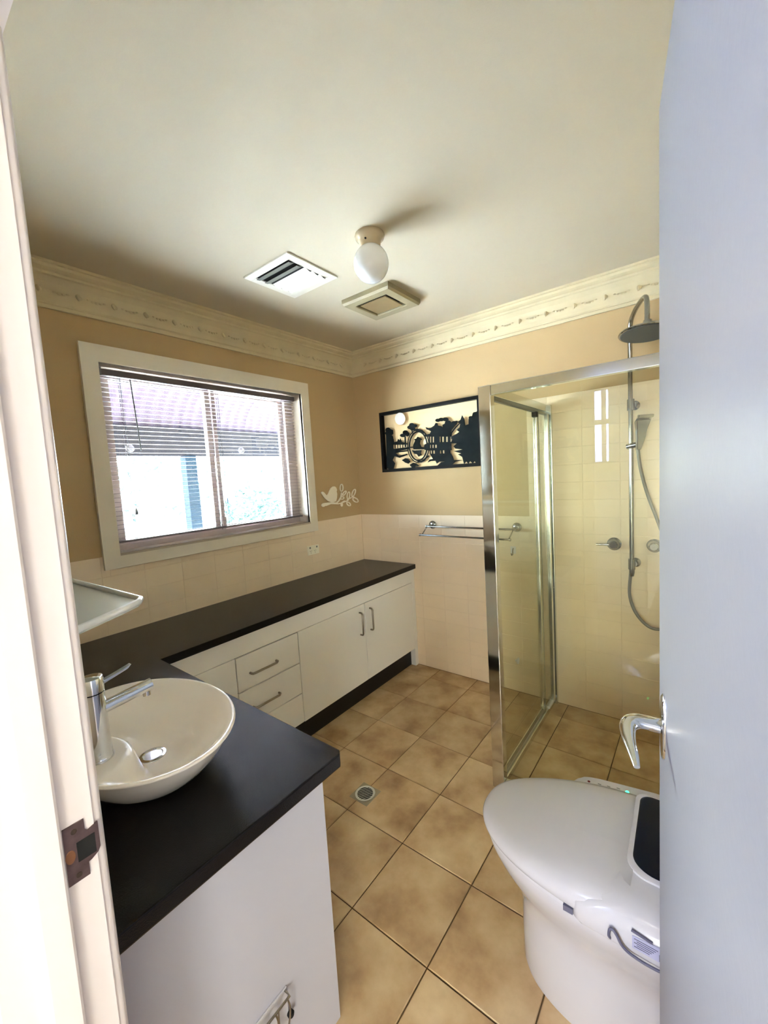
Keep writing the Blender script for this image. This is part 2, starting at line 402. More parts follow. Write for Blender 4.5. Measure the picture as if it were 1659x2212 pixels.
# cornices: ornate cream plaster, swept around the room, bead and leaf reliefs
prof = [(0, H-.173), (.014, H-.173), (.016, H-.158), (.012, H-.152), (.018, H-.146), (.022, H-.125), (.032, H-.098), (.048, H-.070), (.068, H-.050), (.078, H-.046), (.080, H-.036), (.092, H-.032), (.104, H-.026), (.108, H-.014), (.118, H-.012), (.118, H), (0, H)]
def cornice(name, fn, A, Bq, label):
    bm = B(); n = len(prof); V = []
    for t, sg in ((A, 1), (Bq, -1)):
        V.append([bm.verts.new(fn(t[0]+t[1]*o_, o_, z_)) for o_, z_ in prof])
    bm.faces.new(V[0]); bm.faces.new(V[1])
    for i in range(n): bm.faces.new((V[0][i], V[0][(i+1) % n], V[1][(i+1) % n], V[1][i]))
    o = struct(name, bm, 'cornice'); o['label'] = label; return o
c1 = cornice('trim_2', lambda t, o_, z_: (o_-.006, t, z_), (-2.56, 0), (0.006, -1), 'cream plaster cornice above the window wall')
c2 = cornice('trim_3', lambda t, o_, z_: (t, .006-o_, z_), (-.006, 1), (2.55, -1), 'cream plaster cornice with leaf reliefs above the picture wall')
c3 = cornice('trim_4', lambda t, o_, z_: (2.55-o_, t, z_), (-2.56, 1), (0.006, -1), 'cream plaster cornice above the right wall')
c4 = cornice('trim_5', lambda t, o_, z_: (t, NY+o_, z_), (-.006, 1), (2.55, -1), 'cream plaster cornice above the doorway wall')
def relief(kind):
    bm = B()
    if kind == 'leaf':
        bmesh.ops.create_uvsphere(bm, u_segments=8, v_segments=6, radius=1, matrix=Matrix.Diagonal((.009, .009, .036, 1)))
        bmesh.ops.create_uvsphere(bm, u_segments=8, v_segments=5, radius=1, matrix=Matrix.Translation((0.009, 0, -.012)) @ Matrix.Diagonal((.006, .0035, .016, 1)))
    elif kind == 'swag':
        for t in (-.05, -.034, -.017, 0, .017, .034, .05):
            bmesh.ops.create_icosphere(bm, subdivisions=1, radius=.0095 - abs(t)*.08, matrix=Matrix.Translation((t, 0, -.020+t*t*9)) @ Matrix.Diagonal((1, .45, 1, 1)))
    me = bpy.data.meshes.new(kind); bm.to_mesh(me); bm.free(); me.materials.append(M['cornice']); me.shade_smooth(); return me
rl, rs = relief('leaf'), relief('swag')
for par, fn, rz, n, t0, t1 in ((c2, lambda t: (t, -.0255, H-.094), 0, 15, .17, 2.42), (c1, lambda t: (.0255, t, H-.094), PI/2, 16, -2.42, -.17)):
    for i in range(n):
        t = t0 + (t1-t0)*i/(n-1)
        for nm, me, dt in (('leaf_relief', rl, 0), ('swag_relief', rs, (t1-t0)/(n-1)/2)):
            if dt and i == n-1: continue
            o = bpy.data.objects.new(nm, me); COL.objects.link(o); o.parent = par
            o.location = fn(t+dt); o.rotation_mode = 'XYZ'; o.rotation_euler = (-.62 if rz == 0 else 0, 0, 0)
            if rz: o.rotation_euler = (-.62, 0, PI/2)

# hall behind the camera
struct('floor_hall', bx(-.6, 6.4, -6.6, -2.67, -.12, -.002), 'wood')
struct('ceiling_hall', bx(-.6, 6.4, -6.65, -2.68, H, H+.1), 'ceiling')
HX0, HX1, HZ0, HZ1 = .30, 1.65, 1.54, 2.47
bm = B()
for q in ((-.6, HX0, -.05, H), (HX1, 1.95, -.05, H), (HX0, HX1, -.05, HZ0), (HX0, HX1, HZ1, H)): box(bm, q[0], q[1], -4.0, -3.9, q[2], q[3])
struct('wall_hall_back', bm, 'hallwall')
struct('wall_hall_left', bx(-.7, -.6, -4.0, -2.672, -.05, H), 'hallwall')
struct('wall_hall_right', bx(6.35, 6.45, -6.7, -2.672, -.05, H), 'hallwall')
struct('wall_hall_front', box(box(bx(-.6, JX0-.02, -2.678, -2.672, -.05, H), JX1+.02, 6.35, -2.678, -2.672, -.05, H), JX0-.02, JX1+.02, -2.678, -2.672, JZ+.02, H), 'hallwall')
hw = B()
for q in ((HX0, HX0+.04, HZ0, HZ1), (HX1-.04, HX1, HZ0, HZ1), (HX0, HX1, HZ0, HZ0+.045), (HX0, HX1, HZ1-.04, HZ1), (.72, .76, HZ0, HZ1), (1.14, 1.18, HZ0, HZ1), (1.545, 1.585, HZ0, HZ1), (HX0, HX1, 1.97, 2.02)): box(hw, q[0], q[1], -3.97, -3.93, q[2], q[3])
w2 = struct('window_2', hw, 'hallwall')
obj('sill', bx(HX0-.05, HX1+.05, -3.93, -3.84, HZ0-.03, HZ0), 'white', w2)
obj('pane', bx(HX0+.02, HX1-.02, -3.952, -3.948, HZ0+.02, HZ1-.02), 'clear', w2)
struct('wall_hall_side', bx(1.87, 1.95, -6.6, -4.0, -.05, H), 'hallwall')
struct('wall_hall_end', box(box(bx(1.87, 2.0, -6.6, -6.5, -.05, H), 6.2, 6.4, -6.6, -6.5, -.05, H), 2.0, 6.2, -6.6, -6.5, 2.28, H), 'hallwall')
struct('wall_hall_pier', bx(3.5, 4.3, -6.6, -6.5, -.05, 2.28), 'hallwall')
d2 = B()
for q in ((4.3, 4.35, 0, 2.28), (6.15, 6.2, 0, 2.28), (5.22, 5.28, .06, 2.23), (4.35, 6.15, 2.23, 2.28), (4.35, 6.15, 0, .06)): box(d2, q[0], q[1], -6.57, -6.53, q[2], q[3])
d2o = struct('fill_door_wide', d2, 'hallwall'); d2o['label'] = 'added wide glazed door framing a fill lamp, unseen behind the camera'  # door made up to go with the wide fill lamp
obj('pane', bx(4.33, 6.17, -6.552, -6.548, .05, 2.25), 'clear', d2o)
d3 = B()
for q in ((2.0, 2.05, 0, 2.28), (3.45, 3.5, 0, 2.28), (2.05, 3.45, 2.23, 2.28), (2.05, 3.45, 0, .06)): box(d3, q[0], q[1], -6.57, -6.53, q[2], q[3])
d3o = struct('fill_door_narrow', d3, 'hallwall'); d3o['label'] = 'added narrower glazed door framing a fill lamp, unseen behind the camera'  # door made up to go with the narrow fill lamp
obj('pane', bx(2.03, 3.47, -6.552, -6.548, .05, 2.25), 'clear', d3o)
hl = empty('added_hall_lamp', (2.25, -3.05, H), 'added round white hall lamp, unseen behind the camera, brightens the doorway', 'lamp')  # unseen lamp added to brighten the door frame
obj('base', lathe(B(), (2.25, -3.05, H-.03), [(.05, 0), (.06, .03)]), 'porc', hl, smooth=40)
obj('globe', lathe(B(), (2.25, -3.05, H-.14), [(0, -.01)]+[(.06*math.sin(a), .05-.06*math.cos(a)) for a in [PI*k/12 for k in range(1, 12)]], seg=24), mat('added hall lamp glow', (255, 246, 232), .4, emit=(255, 246, 236), estr=8), hl, smooth=180)

# ============================================================ WINDOW 1 (bathroom window)
bm = B()
for q in ((WY0-.075, WY0, WZ0-.075, WZ1+.085), (WY1, WY1+.075, WZ0-.075, WZ1+.085)): box(bm, -.004, .018, *q)
box(bm, -.004, .018, WY0, WY1, WZ1, WZ1+.085); box(bm, -.004, .018, WY0, WY1, WZ0-.075, WZ0)
w1 = struct('window_1', bm, 'white')
w1['label'] = 'white framed sliding window with a blind in the left wall'
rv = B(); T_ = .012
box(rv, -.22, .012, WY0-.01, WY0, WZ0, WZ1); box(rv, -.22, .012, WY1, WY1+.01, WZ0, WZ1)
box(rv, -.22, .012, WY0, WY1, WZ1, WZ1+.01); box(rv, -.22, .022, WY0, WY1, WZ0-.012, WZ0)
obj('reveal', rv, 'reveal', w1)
fr = B()
for q in ((WY0, WY0+.045, WZ0, WZ1), (WY1-.07, WY1, WZ0, WZ1), (WY0+.045, WY1-.07, WZ0, WZ0+.03), (WY0+.045, WY1-.07, WZ1-.035, WZ1)): box(fr, -.16, -.10, *q)
obj('window_frame', fr, 'walu', w1)
def sash(y0, y1, x, z0=1.278, z1=2.175, t=.034):
    b = B()
    for q in ((y0, y0+t, z0, z1), (y1-t, y1, z0, z1), (y0+t, y1-t, z0, z0+t*.8), (y0+t, y1-t, z1-t*.6, z1)): box(b, x-.011, x+.011, *q)
    o = obj('sash', b, 'walu', w1)
    obj('pane', bx(x-.002, x+.002, y0+t*.9, y1-t*.9, z0+t*.7, z1-t*.5), 'clear', o); return o
sash(WY0+.045, -1.27, -.122); s2 = sash(-1.30, WY1-.07, -.145)
obj('latch', bx(-.112, -.098, -1.262, -1.235, 1.29, 1.36), 'walu', w1)
obj('mullion', bx(-.118, -.105, -1.262, -1.238, 1.28, 2.17), 'walu', w1)

# venetian blind
BX = -.062
vb = empty('venetian_blind', (BX, -1.26, WZ1), 'white slatted venetian blind hanging in the window, slats open', 'blind')
obj('headrail', bx(BX-.014, BX+.014, WY0+.006, WY1-.012, WZ1-.045, WZ1-.014), 'slat', vb, bevel=.002)
obj('bracket', bx(BX-.016, BX+.018, WY0+.002, WY0+.03, WZ1-.048, WZ1-.006), 'grey', vb)
sl = B(); n = 4
for k in range(n):
    a0 = -.009+.018*k/n; a1 = -.009+.018*(k+1)/n
    h = lambda a: .0013*(1-(a/.009)**2)
    v = [sl.verts.new((a, y, h(a)+dz)) for a in (a0, a1) for y in (WY0+.012+1.26, WY1-.014+1.26) for dz in (0, .0004)]
    sl.faces.new((v[1], v[3], v[7], v[5])); sl.faces.new((v[0], v[2], v[6], v[4]))
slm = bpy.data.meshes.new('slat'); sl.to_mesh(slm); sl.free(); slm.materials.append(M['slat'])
zb = 1.302; NS = 36
for k in range(NS):
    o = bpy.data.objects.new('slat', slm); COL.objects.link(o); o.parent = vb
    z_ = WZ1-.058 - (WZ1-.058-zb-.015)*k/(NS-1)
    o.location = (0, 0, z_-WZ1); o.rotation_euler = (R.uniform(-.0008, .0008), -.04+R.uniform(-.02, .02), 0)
obj('bottom_rail', bx(BX-.012, BX+.012, WY0+.012, WY1-.014, zb-.008, zb+.003), 'slat', vb)
for y in (-1.80, -1.245, -.745):
    b = B()
    for dx in (-.0093, .0093): box(b, BX+dx-.0007, BX+dx+.0007, y-.0012, y+.0012, zb, WZ1-.04)
    obj('ladder_cord', b, 'slat', vb)
obj('tilt_wand', rod(B(), (BX+.02, -1.752, WZ1-.05), (BX+.021, -1.735, 1.78), .0035, 8), 'grey', vb)
pc = obj('pull_cord', rod(B(), (BX+.018, -1.80, WZ1-.05), (BX+.018, -1.79, 1.47), .0012, 6), 'grey', vb)
obj('tassel', lathe(B(), (BX+.018, -1.79, 1.435), [(.008, 0), (.007, .02), (.002, .036)], seg=10), 'grey', pc, smooth=60)
for i, (y, x, pos) in enumerate(((-1.76, -.118, 'left'), (-1.05, -.141, 'right'))):
    b = lathe(B(), (x, y, 1.80), [(.022, 0), (.020, .003), (.012, .005), (.012, .009), (.007, .012)], (1, 0, 0), 20)
    tag(obj('suction_cup', b, 'cup', smooth=40, loc=(x, y, 1.80)), 'small clear suction cup stuck on the %s window pane' % pos, 'suction cup')

# ============================================================ OUTSIDE
struct('ground', bx(-30, -.22, -25, 25, -.45, -.35), 'ground')
vr = empty('verandah_roof', (-.3, 0, 2.7), 'curved corrugated verandah roof seen through the window', 'roof')
def sheet(y0):
    bm = B(); path = [(-.25, 2.78), (-.7, 2.74), (-1.05, 2.69)] + [(-1.2-.82*math.sin(a), 2.67-.50*(1-math.cos(a))) for a in [PI/2*k/9 for k in range(10)]]
    n = 57; rows = []
    for i, (x, z) in enumerate(path):
        a = path[max(i-1, 0)]; b_ = path[min(i+1, len(path)-1)]; d = Vector((b_[0]-a[0], b_[1]-a[1])).normalized(); nx, nz = -d.y, d.x
        rows.append([bm.verts.new((x+nx*.009*math.cos(2*PI*k/8), y0+.11*k/8, z+nz*.009*math.cos(2*PI*k/8))) for k in range(n)])
    for A, Bb in zip(rows, rows[1:]):
        for k in range(n-1): bm.faces.new((A[k], A[k+1], Bb[k+1], Bb[k]))
    o = obj('roof_sheet', bm, 'pinkroof', vr, smooth=180); return o
s0 = sheet(-4.3)
for k in range(1, 9):
    c = s0.copy(); COL.objects.link(c); c.parent = vr; c.location = (0, .76*k, (.004 if k % 2 else 0))
obj('gutter_beam', bx(-2.07, -1.99, -4.4, 2.7, 1.905, 2.20), 'beam', vr)
obj('rafter', bx(-2.0, -.22, -.66, -.62, 2.62, 2.66), 'beam', vr)
tag(obj('verandah_post', bx(-2.09, -1.97, -.52, -.40, -.35, 1.905), 'post', loc=(-2.03, -.46, -.35)), 'blue grey verandah post seen through the left window pane', 'post')
def shrub(name, c, rx, ry, rz, n, label, cat, s=.06):
    bm = B()
    for _ in range(n):
        v = Vector((R.gauss(0, 1), R.gauss(0, 1), R.gauss(0, 1))).normalized() * (R.random()**.4)
        p = Vector((c[0]+v.x*rx, c[1]+v.y*ry, c[2]+v.z*rz)); q = Quaternion((R.gauss(0, 1), R.gauss(0, 1), R.gauss(0, 1), R.gauss(0, 1))).normalized()
        a = s*R.uniform(.6, 1.4); vs_ = [bm.verts.new(p + q @ Vector(t)) for t in ((-a, 0, 0), (0, -a*.45, .01), (a, 0, 0), (0, a*.45, .01))]; bm.faces.new(vs_)
    b = obj('foliage', bm, 'leaf', None); b['kind'] = 'stuff'
    e = empty(name, (c[0], c[1], -.35), label, cat); b.parent = e; b.location = (-c[0], -c[1], .35)
    obj('stem', tube(B(), [(c[0], c[1], -.35), (c[0]+.03, c[1], c[2]-rz*.4), (c[0], c[1]+.02, c[2])], [.06, .045, .02], 8), 'post', e)
shrub('garden_shrub', (-5.2, 2.5, .75), .7, .9, .8, 1500, 'pale leafy shrub low in the right window pane', 'shrub')
shrub('garden_tree', (-7.4, .2, 2.2), 1.6, 2.0, 1.5, 500, 'sunlit pale tree behind the post through the left window pane', 'tree', .09)
shrub('garden_hedge', (-9.5, 4.5, 1.2), 1.5, 4.2, 1.2, 500, 'long washed out hedge at the far side of the garden', 'hedge', .1)
struct('sky_block_hall_end', bx(1.5, 9.5, -8.0, -7.9, -.4, 4.2), 'skyblock')  # unseen screen added to cut sky light at the hall doors
struct('sky_block_hall_window', bx(-2.2, 1.80, -5.3, -5.2, -.4, 4.4), 'skyblock')  # unseen screen added to cut sky light at the hall window
struct('ground_behind_hall', bx(-3.0, 9.5, -8.0, -4.0, -.45, -.35), 'skyblock')
struct('garden_wall', bx(-13, -12.8, -14, 16, -.35, 1.6), 'ground')

# ============================================================ BENCH AND CABINETS
BT, BW, BL, BE = .843, .547, -1.995, 1.623
bm = B(); prism(bm, [(.0015, -.0015), (BW, -.0015), (BW, BL), (BE-.012, BL), (BE, BL-.012), (BE, -2.5605), (.0015, -2.5605)], 'z', BT-.037, BT)
top = obj('benchtop', bm, 'black', bevel=.004, loc=(.3, -1.3, BT)); me = top.data
tag(top, 'glossy black L-shaped benchtop running under the window to the doorway', 'benchtop')
ZT = BT-.0375; FX = .527
def handle(par, c, axis, L=.15):
    b = B(); x = c[0]
    if axis == 'z': pts = [(x, c[1], c[2]-L/2), (x+.026, c[1], c[2]-L/2), (x+.026, c[1], c[2]+L/2), (x, c[1], c[2]+L/2)]
    else: pts = [(x, c[1]-L/2, c[2]), (x+.026, c[1]-L/2, c[2]), (x+.026, c[1]+L/2, c[2]), (x, c[1]+L/2, c[2])]
    P = [Vector(p) for p in pts]; Q = [P[0], P[0].lerp(P[1], .6), P[1].lerp(P[0], .12).lerp(P[2], .02), P[1].lerp(P[2], .08), P[1].lerp(P[2], .92), P[2].lerp(P[3], .4), P[3]]
    tube(b, Q, .006, 8); return obj('handle', b, 'satin', par, smooth=50)
def carcass(y0, y1, name, label, group=None):
    e = empty(name, (.25, (y0+y1)/2, 0), label, 'cabinet', group)
    b = B(); box(b, .004, FX-.02, y0, y1, .146, ZT); obj('carcass', b, 'lam', e)
    obj('top_rail', bx(FX-.02, FX, y0, y1, .699, ZT), 'lam', e)
    obj('kickboard', bx(.02, .482, y0, y1, .0005, .146), 'kick', e)
    return e
g = .0028
du = carcass(-1.634, -1.2295, 'drawer_cabinet', 'white three-drawer cabinet under the black benchtop, left of the double doors')
for za, zb_ in ((.510, .695), (.325, .510), (.148, .325)):
    d = obj('drawer', bx(FX-.019, FX, -1.634+g, -1.2295-g, za+g, zb_-g), 'lam', du, bevel=.001); handle(d, (FX, -1.475, (za+zb_)/2-.012), 'y', .165)
obj('gap_liner', bx(FX-.0205, FX-.012, -1.634, -1.2295, .148, .699), 'gap', du)
dc = carcass(-1.2295, -.0405, 'double_cabinet', 'white cabinet with two tall doors at the picture wall end of the bench')
for a, b_, hy in ((-1.2295, -.634, -.690), (-.634, -.0405, -.580)):
    d = obj('door', bx(FX-.019, FX, a+g, b_-g, .148, .695), 'lam', dc, bevel=.001); handle(d, (FX, hy, .568), 'z', .155)
obj('gap_liner', bx(FX-.0205, FX-.012, -1.2295, -.0405, .148, .699), 'gap', dc)
obj('end_filler', bx(.46, FX, -.040, -.0015, .0005, ZT), 'lam', dc)
cu = carcass(-2.0, -1.634, 'corner_cabinet', 'white cabinet in the corner of the bench, left of the drawers')
obj('door', bx(FX-.019, FX, -2.0, -1.634-g, .148, .695), 'lam', cu)
# leg of the L along the doorway wall
vc = empty('vanity_cabinet', (1.1, -2.28, 0), 'white vanity cabinet below the round basin with a plain end panel facing the doorway', 'cabinet')
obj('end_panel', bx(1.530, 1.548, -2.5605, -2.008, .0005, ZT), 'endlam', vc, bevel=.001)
obj('carcass', bx(.53, 1.530, -2.5605, -2.030, .146, ZT), 'lam', vc)
obj('kickboard', bx(.53, 1.530, -2.5605, -2.07, .0005, .146), 'kick', vc)
for a, b_ in ((.55, 1.04), (1.04, 1.528)):
    obj('door', bx(a+g, b_-g, -2.029, -2.011, .148, .80), 'lam', vc)
# wire rack on the end panel
tr = empty('wire_rack', (1.548, -2.24, .29), 'grey wire rack on the vanity end panel beside the doorway', 'rack')
b = B(); tube(b, [(1.552, -2.30, .292), (1.57, -2.30, .292), (1.57, -2.185, .292), (1.552, -2.185, .292)], .003, 8)
obj('top_rail', b, 'satin', tr, smooth=60)
for k in range(3):
    y = -2.192-.036*k; b = B()
    tube(b, catmull([(1.57, y, .292), (1.572, y+.004, .262), (1.572, y-.004, .226), (1.572, y-.018, .216), (1.572, y-.028, .232), (1.572, y-.030, .262), (1.57, y-.028, .292)], 4), .0022, 8)
    obj('wire_loop', b, 'satin', tr, smooth=60)
obj('back_plate', bx(1.5481, 1.552, -2.31, -2.18, .18, .298), 'plastic', tr, bevel=.001)
obj('knob', lathe(B(), (1.552, -2.178, .222), [(.008, 0), (.009, .008), (.005, .012)], (1, 0, 0), 14), 'dark', tr)

# ============================================================ BASIN AND TAP
cx, cy, ra, rb, rz = 1.225, -2.320, .280, .205, .968
ba = empty('wash_basin', (cx, cy, BT), 'oval white china basin standing on the black benchtop beside the doorway', 'basin')
bm = B(); SEG = 72; tx, ty = 1.270, -2.452
def sm(a, b_, t): t = max(0, min(1, (t-a)/(b_-a))); return t*t*(3-2*t)
rings = []
for sc_, z_ in ((.50, BT+.0003), (.54, BT+.001), (.60, BT+.010), (.72, BT+.034), (.84, BT+.066), (.93, BT+.096), (.985, BT+.117), (1.0, rz-.003), (.995, rz-.0005), (.975, rz+.0004), (.955, rz-.0016)):
    rings.append([(cx+ra*sc_*math.cos(2*PI*k/SEG), cy+rb*sc_*math.sin(2*PI*k/SEG), z_) for k in range(SEG)])
NR = 30
for i in range(1, NR):
    rr = .945*(1-i/NR)
    rg = []
    for k in range(SEG):
        c, s = math.cos(2*PI*k/SEG), math.sin(2*PI*k/SEG); x, y = cx+ra*rr*c, cy+rb*rr*s
        bowl = -.088*(1-(rr/.95)**2.9)
        d = math.hypot((x-tx)/1.25, y-ty); ledge = -.010
        m = 1-sm(.078, .108, d)
        rg.append((x, y, rz + bowl*(1-m) + min(ledge, 0)*m))
    rings.append(rg)
V = [[bm.verts.new(p) for p in rg] for rg in rings]
for A, Bb in zip(V, V[1:]):
    for k in range(SEG): bm.faces.new((A[k], A[(k+1) % SEG], Bb[(k+1) % SEG], Bb[k]))
bm.faces.new(V[0]); cvt = bm.verts.new((cx, cy, rz-.088))
for k in range(SEG): bm.faces.new((V[-1][k], V[-1][(k+1) % SEG], cvt))
obj('bowl', bm, 'china', ba, smooth=180)
obj('waste', lathe(B(), (cx+.03, cy+.005, rz-.0875), [(.032, 0), (.031, .003), (.024, .004), (.022, .002)], seg=28), 'chrome', ba, smooth=40)
X, Y, Z = 1.283, -2.434, rz-.0098
tp = empty('basin_tap', (X, Y, Z), 'chrome single lever mixer tap on the white basin', 'tap')
obj('body', lathe(B(), (X, Y, Z), [(.029, 0), (.029, .003), (.0275, .006), (.026, .02), (.0245, .06), (.024, .155), (.024, .156)], seg=36), 'chrome', tp, smooth=40)
obj('cap', lathe(B(), (X, Y, Z+.1575), [(.0232, 0), (.0242, .001), (.0242, .030), (.023, .034), (.018, .035)], seg=36), 'chrome', tp, smooth=40)
sp_ = obj('spout', rod(B(), (X+.002, Y+.015, Z+.113), (X+.004, Y+.122, Z+.124), .0145, 28), 'chrome', tp, smooth=40)
obj('aerator', rod(B(), (X+.004, Y+.109, Z+.101), (X+.004, Y+.109, Z+.118), .010, 20), 'chrome', sp_, smooth=40)
b = B(); prism(b, [(Y+.018, Z+.176), (Y+.062, Z+.186), (Y+.083, Z+.192), (Y+.074, Z+.184), (Y+.018, Z+.168)], 'x', X-.006, X+.008)
obj('lever', b, 'chrome', tp, bevel=.0015)

# glass shelf on the doorway wall
gs = empty('glass_shelf', (1.2, -2.5, 1.30), 'frosted white glass shelf on the wall above the basin, behind the door frame', 'shelf')
SZ = 1.30
pts = [(.62, -2.5605), (.62, -2.36), (.64, -2.345), (1.295, -2.318), (1.318, -2.332), (1.345, -2.37), (1.40, -2.46), (1.455, -2.5605)]
b = B(); prism(b, pts, 'z', SZ-.010, SZ); obj('panel', b, 'frost', gs)
b = B(); ed = [(x_, y_, SZ+.001) for x_, y_ in pts]
tube(b, ed, .008, 8); obj('rim', b, 'frostedge', gs, smooth=60)
for x_ in (.75, 1.3): obj('bracket', bx(x_-.012, x_+.012, -2.5605, -2.53, SZ-.04, SZ-.009), 'chrome', gs, bevel=.002)

# ============================================================ CEILING FITTINGS
# supply air vent with angled blades
vx0, vx1, vy0, vy1 = .562, .896, -1.418, -1.092
av = empty('air_vent', (.73, -1.255, H), 'square white ceiling air vent with angled blades, left of the globe lamp', 'vent')
bm = B(); t = .042
for q in ((vx0, vx1, vy0, vy0+t), (vx0, vx1, vy1-t, vy1), (vx0, vx0+t, vy0+t, vy1-t), (vx1-t, vx1, vy0+t, vy1-t)): box(bm, q[0], q[1], q[2], q[3], H-.007, H)
obj('frame', bm, 'vent', av, bevel=.0015)
obj('duct', bx(vx0+t, vx1-t, vy0+t, vy1-t, H-.0015, H-.0005), 'dark', av)
n = 5; yy0, yy1 = vy0+t, vy1-t
for k in range(n):
    y = yy0+(yy1-yy0)*(k+.5)/n; s = -1 if k < 2 else 1; m = 'ventd' if k < 2 else 'vent'
    b = B(); prism(b, [(y-s*.018, H-.002), (y-s*.015, H-.002), (y+s*.006, H-.010), (y+s*.022, H-.013), (y+s*.022, H-.0145), (y+s*.004, H-.0125)], 'x', vx0+t+.002, vx1-t-.002)
    obj('blade', b, m, av)
# exhaust fan grille
fx0, fx1, fy0, fy1 = .716, 1.052, -.874, -.556
ef = empty('exhaust_fan', (.88, -.715, H), 'square beige ceiling exhaust fan cover, behind the globe lamp', 'fan')
fz = H-.036; i_ = .012
bm = B(); t = .048
outer = [(fx0, fy0), (fx1, fy0), (fx1, fy1), (fx0, fy1)]
def sq(i): return [(fx0+i, fy0+i), (fx1-i, fy0+i), (fx1-i, fy1-i), (fx0+i, fy1-i)]
loops = [(sq(0), H), (sq(0), fz+.012), (sq(.008), fz), (sq(.055), fz), (sq(.060), fz+.004), (sq(.060), H-.002)]
V = [[bm.verts.new((x_, y_, z_)) for x_, y_ in lp] for lp, z_ in loops]
for A, Bb in zip(V, V[1:]):
    for k in range(4): bm.faces.new((A[k], A[(k+1) % 4], Bb[(k+1) % 4], Bb[k]))
obj('cover_frame', bm, 'fan', ef)
obj('dark_gap', bx(fx0+.058, fx1-.058, fy0+.058, fy1-.058, H-.004, H-.002), 'dark', ef)
obj('centre_plate', bx(fx0+.076, fx1-.076, fy0+.076, fy1-.076, fz+.001, fz+.008), 'fanplate', ef, bevel=.003)
# globe batten lamp
lx, ly = 1.245, -1.258
gl = empty('globe_lamp', (lx, ly, H), 'cream porcelain ceiling lamp holder with a round white opal globe', 'lamp')
obj('holder', lathe(B(), (lx, ly, H), [(.062, 0), (.064, -.006), (.061, -.016), (.052, -.024), (.046, -.034), (.044, -.052), (.043, -.060), (.038, -.062)], seg=40), 'porc', gl, smooth=50)
obj('screw', lathe(B(), (lx+.012, ly-.043, H-.036), [(.004, 0), (.004, .004)], (.2, -1, 0), 10), 'dark', gl)
gr = .075; gz = H-.118
obj('globe', lathe(B(), (lx, ly, gz), [(0, -gr)]+[(gr*math.sin(a), -gr*math.cos(a)*1.04) for a in [PI*k/28 for k in range(1, 25)]]+[(.035, .066)], seg=48), 'opal', gl, smooth=180)

# ============================================================ FLOOR WASTE
gx_, gy_ = 1.062, -1.322
fw = empty('floor_waste', (gx_, gy_, 0), 'round metal floor drain grate set in the floor tiles', 'drain')
b = B(); ringprism(b, [(gx_+.056*c_, gy_+.056*s_) for c_, s_ in ((1, 1), (-1, 1), (-1, -1), (1, -1))], [(gx_+.02*c_, gy_+.02*s_) for c_, s_ in ((1, 1), (-1, 1), (-1, -1), (1, -1))], 'z', .0005, .002)
obj('surround', b, mat('pale cement surround', (158, 150, 126), .8), fw)
obj('pit', lathe(B(), (gx_, gy_, .0022), [(.041, 0), (.041, .0006)], seg=36), 'dark', fw)
obj('ring', ringprism(B(), [(gx_+.050*math.cos(2*PI*k/40), gy_+.050*math.sin(2*PI*k/40)) for k in range(40)], [(gx_+.039*math.cos(2*PI*k/40), gy_+.039*math.sin(2*PI*k/40)) for k in range(40)], 'z', .002, .005), 'alu', fw)
for k in range(7):
    x_ = -.030+.010*k; L = math.sqrt(.040**2-x_**2)
    a = math.radians(58); d = Vector((math.cos(a), math.sin(a), 0)); n_ = Vector((-d.y, d.x, 0)); c_ = Vector((gx_, gy_, .0028))+n_*x_
    b = B(); P = [c_+d*L+n_*.0017, c_+d*L-n_*.0017, c_-d*L-n_*.0017, c_-d*L+n_*.0017]
    prism(b, [(p.x, p.y) for p in P], 'z', .0028, .0048); obj('grate_bar', b, 'alu', fw)

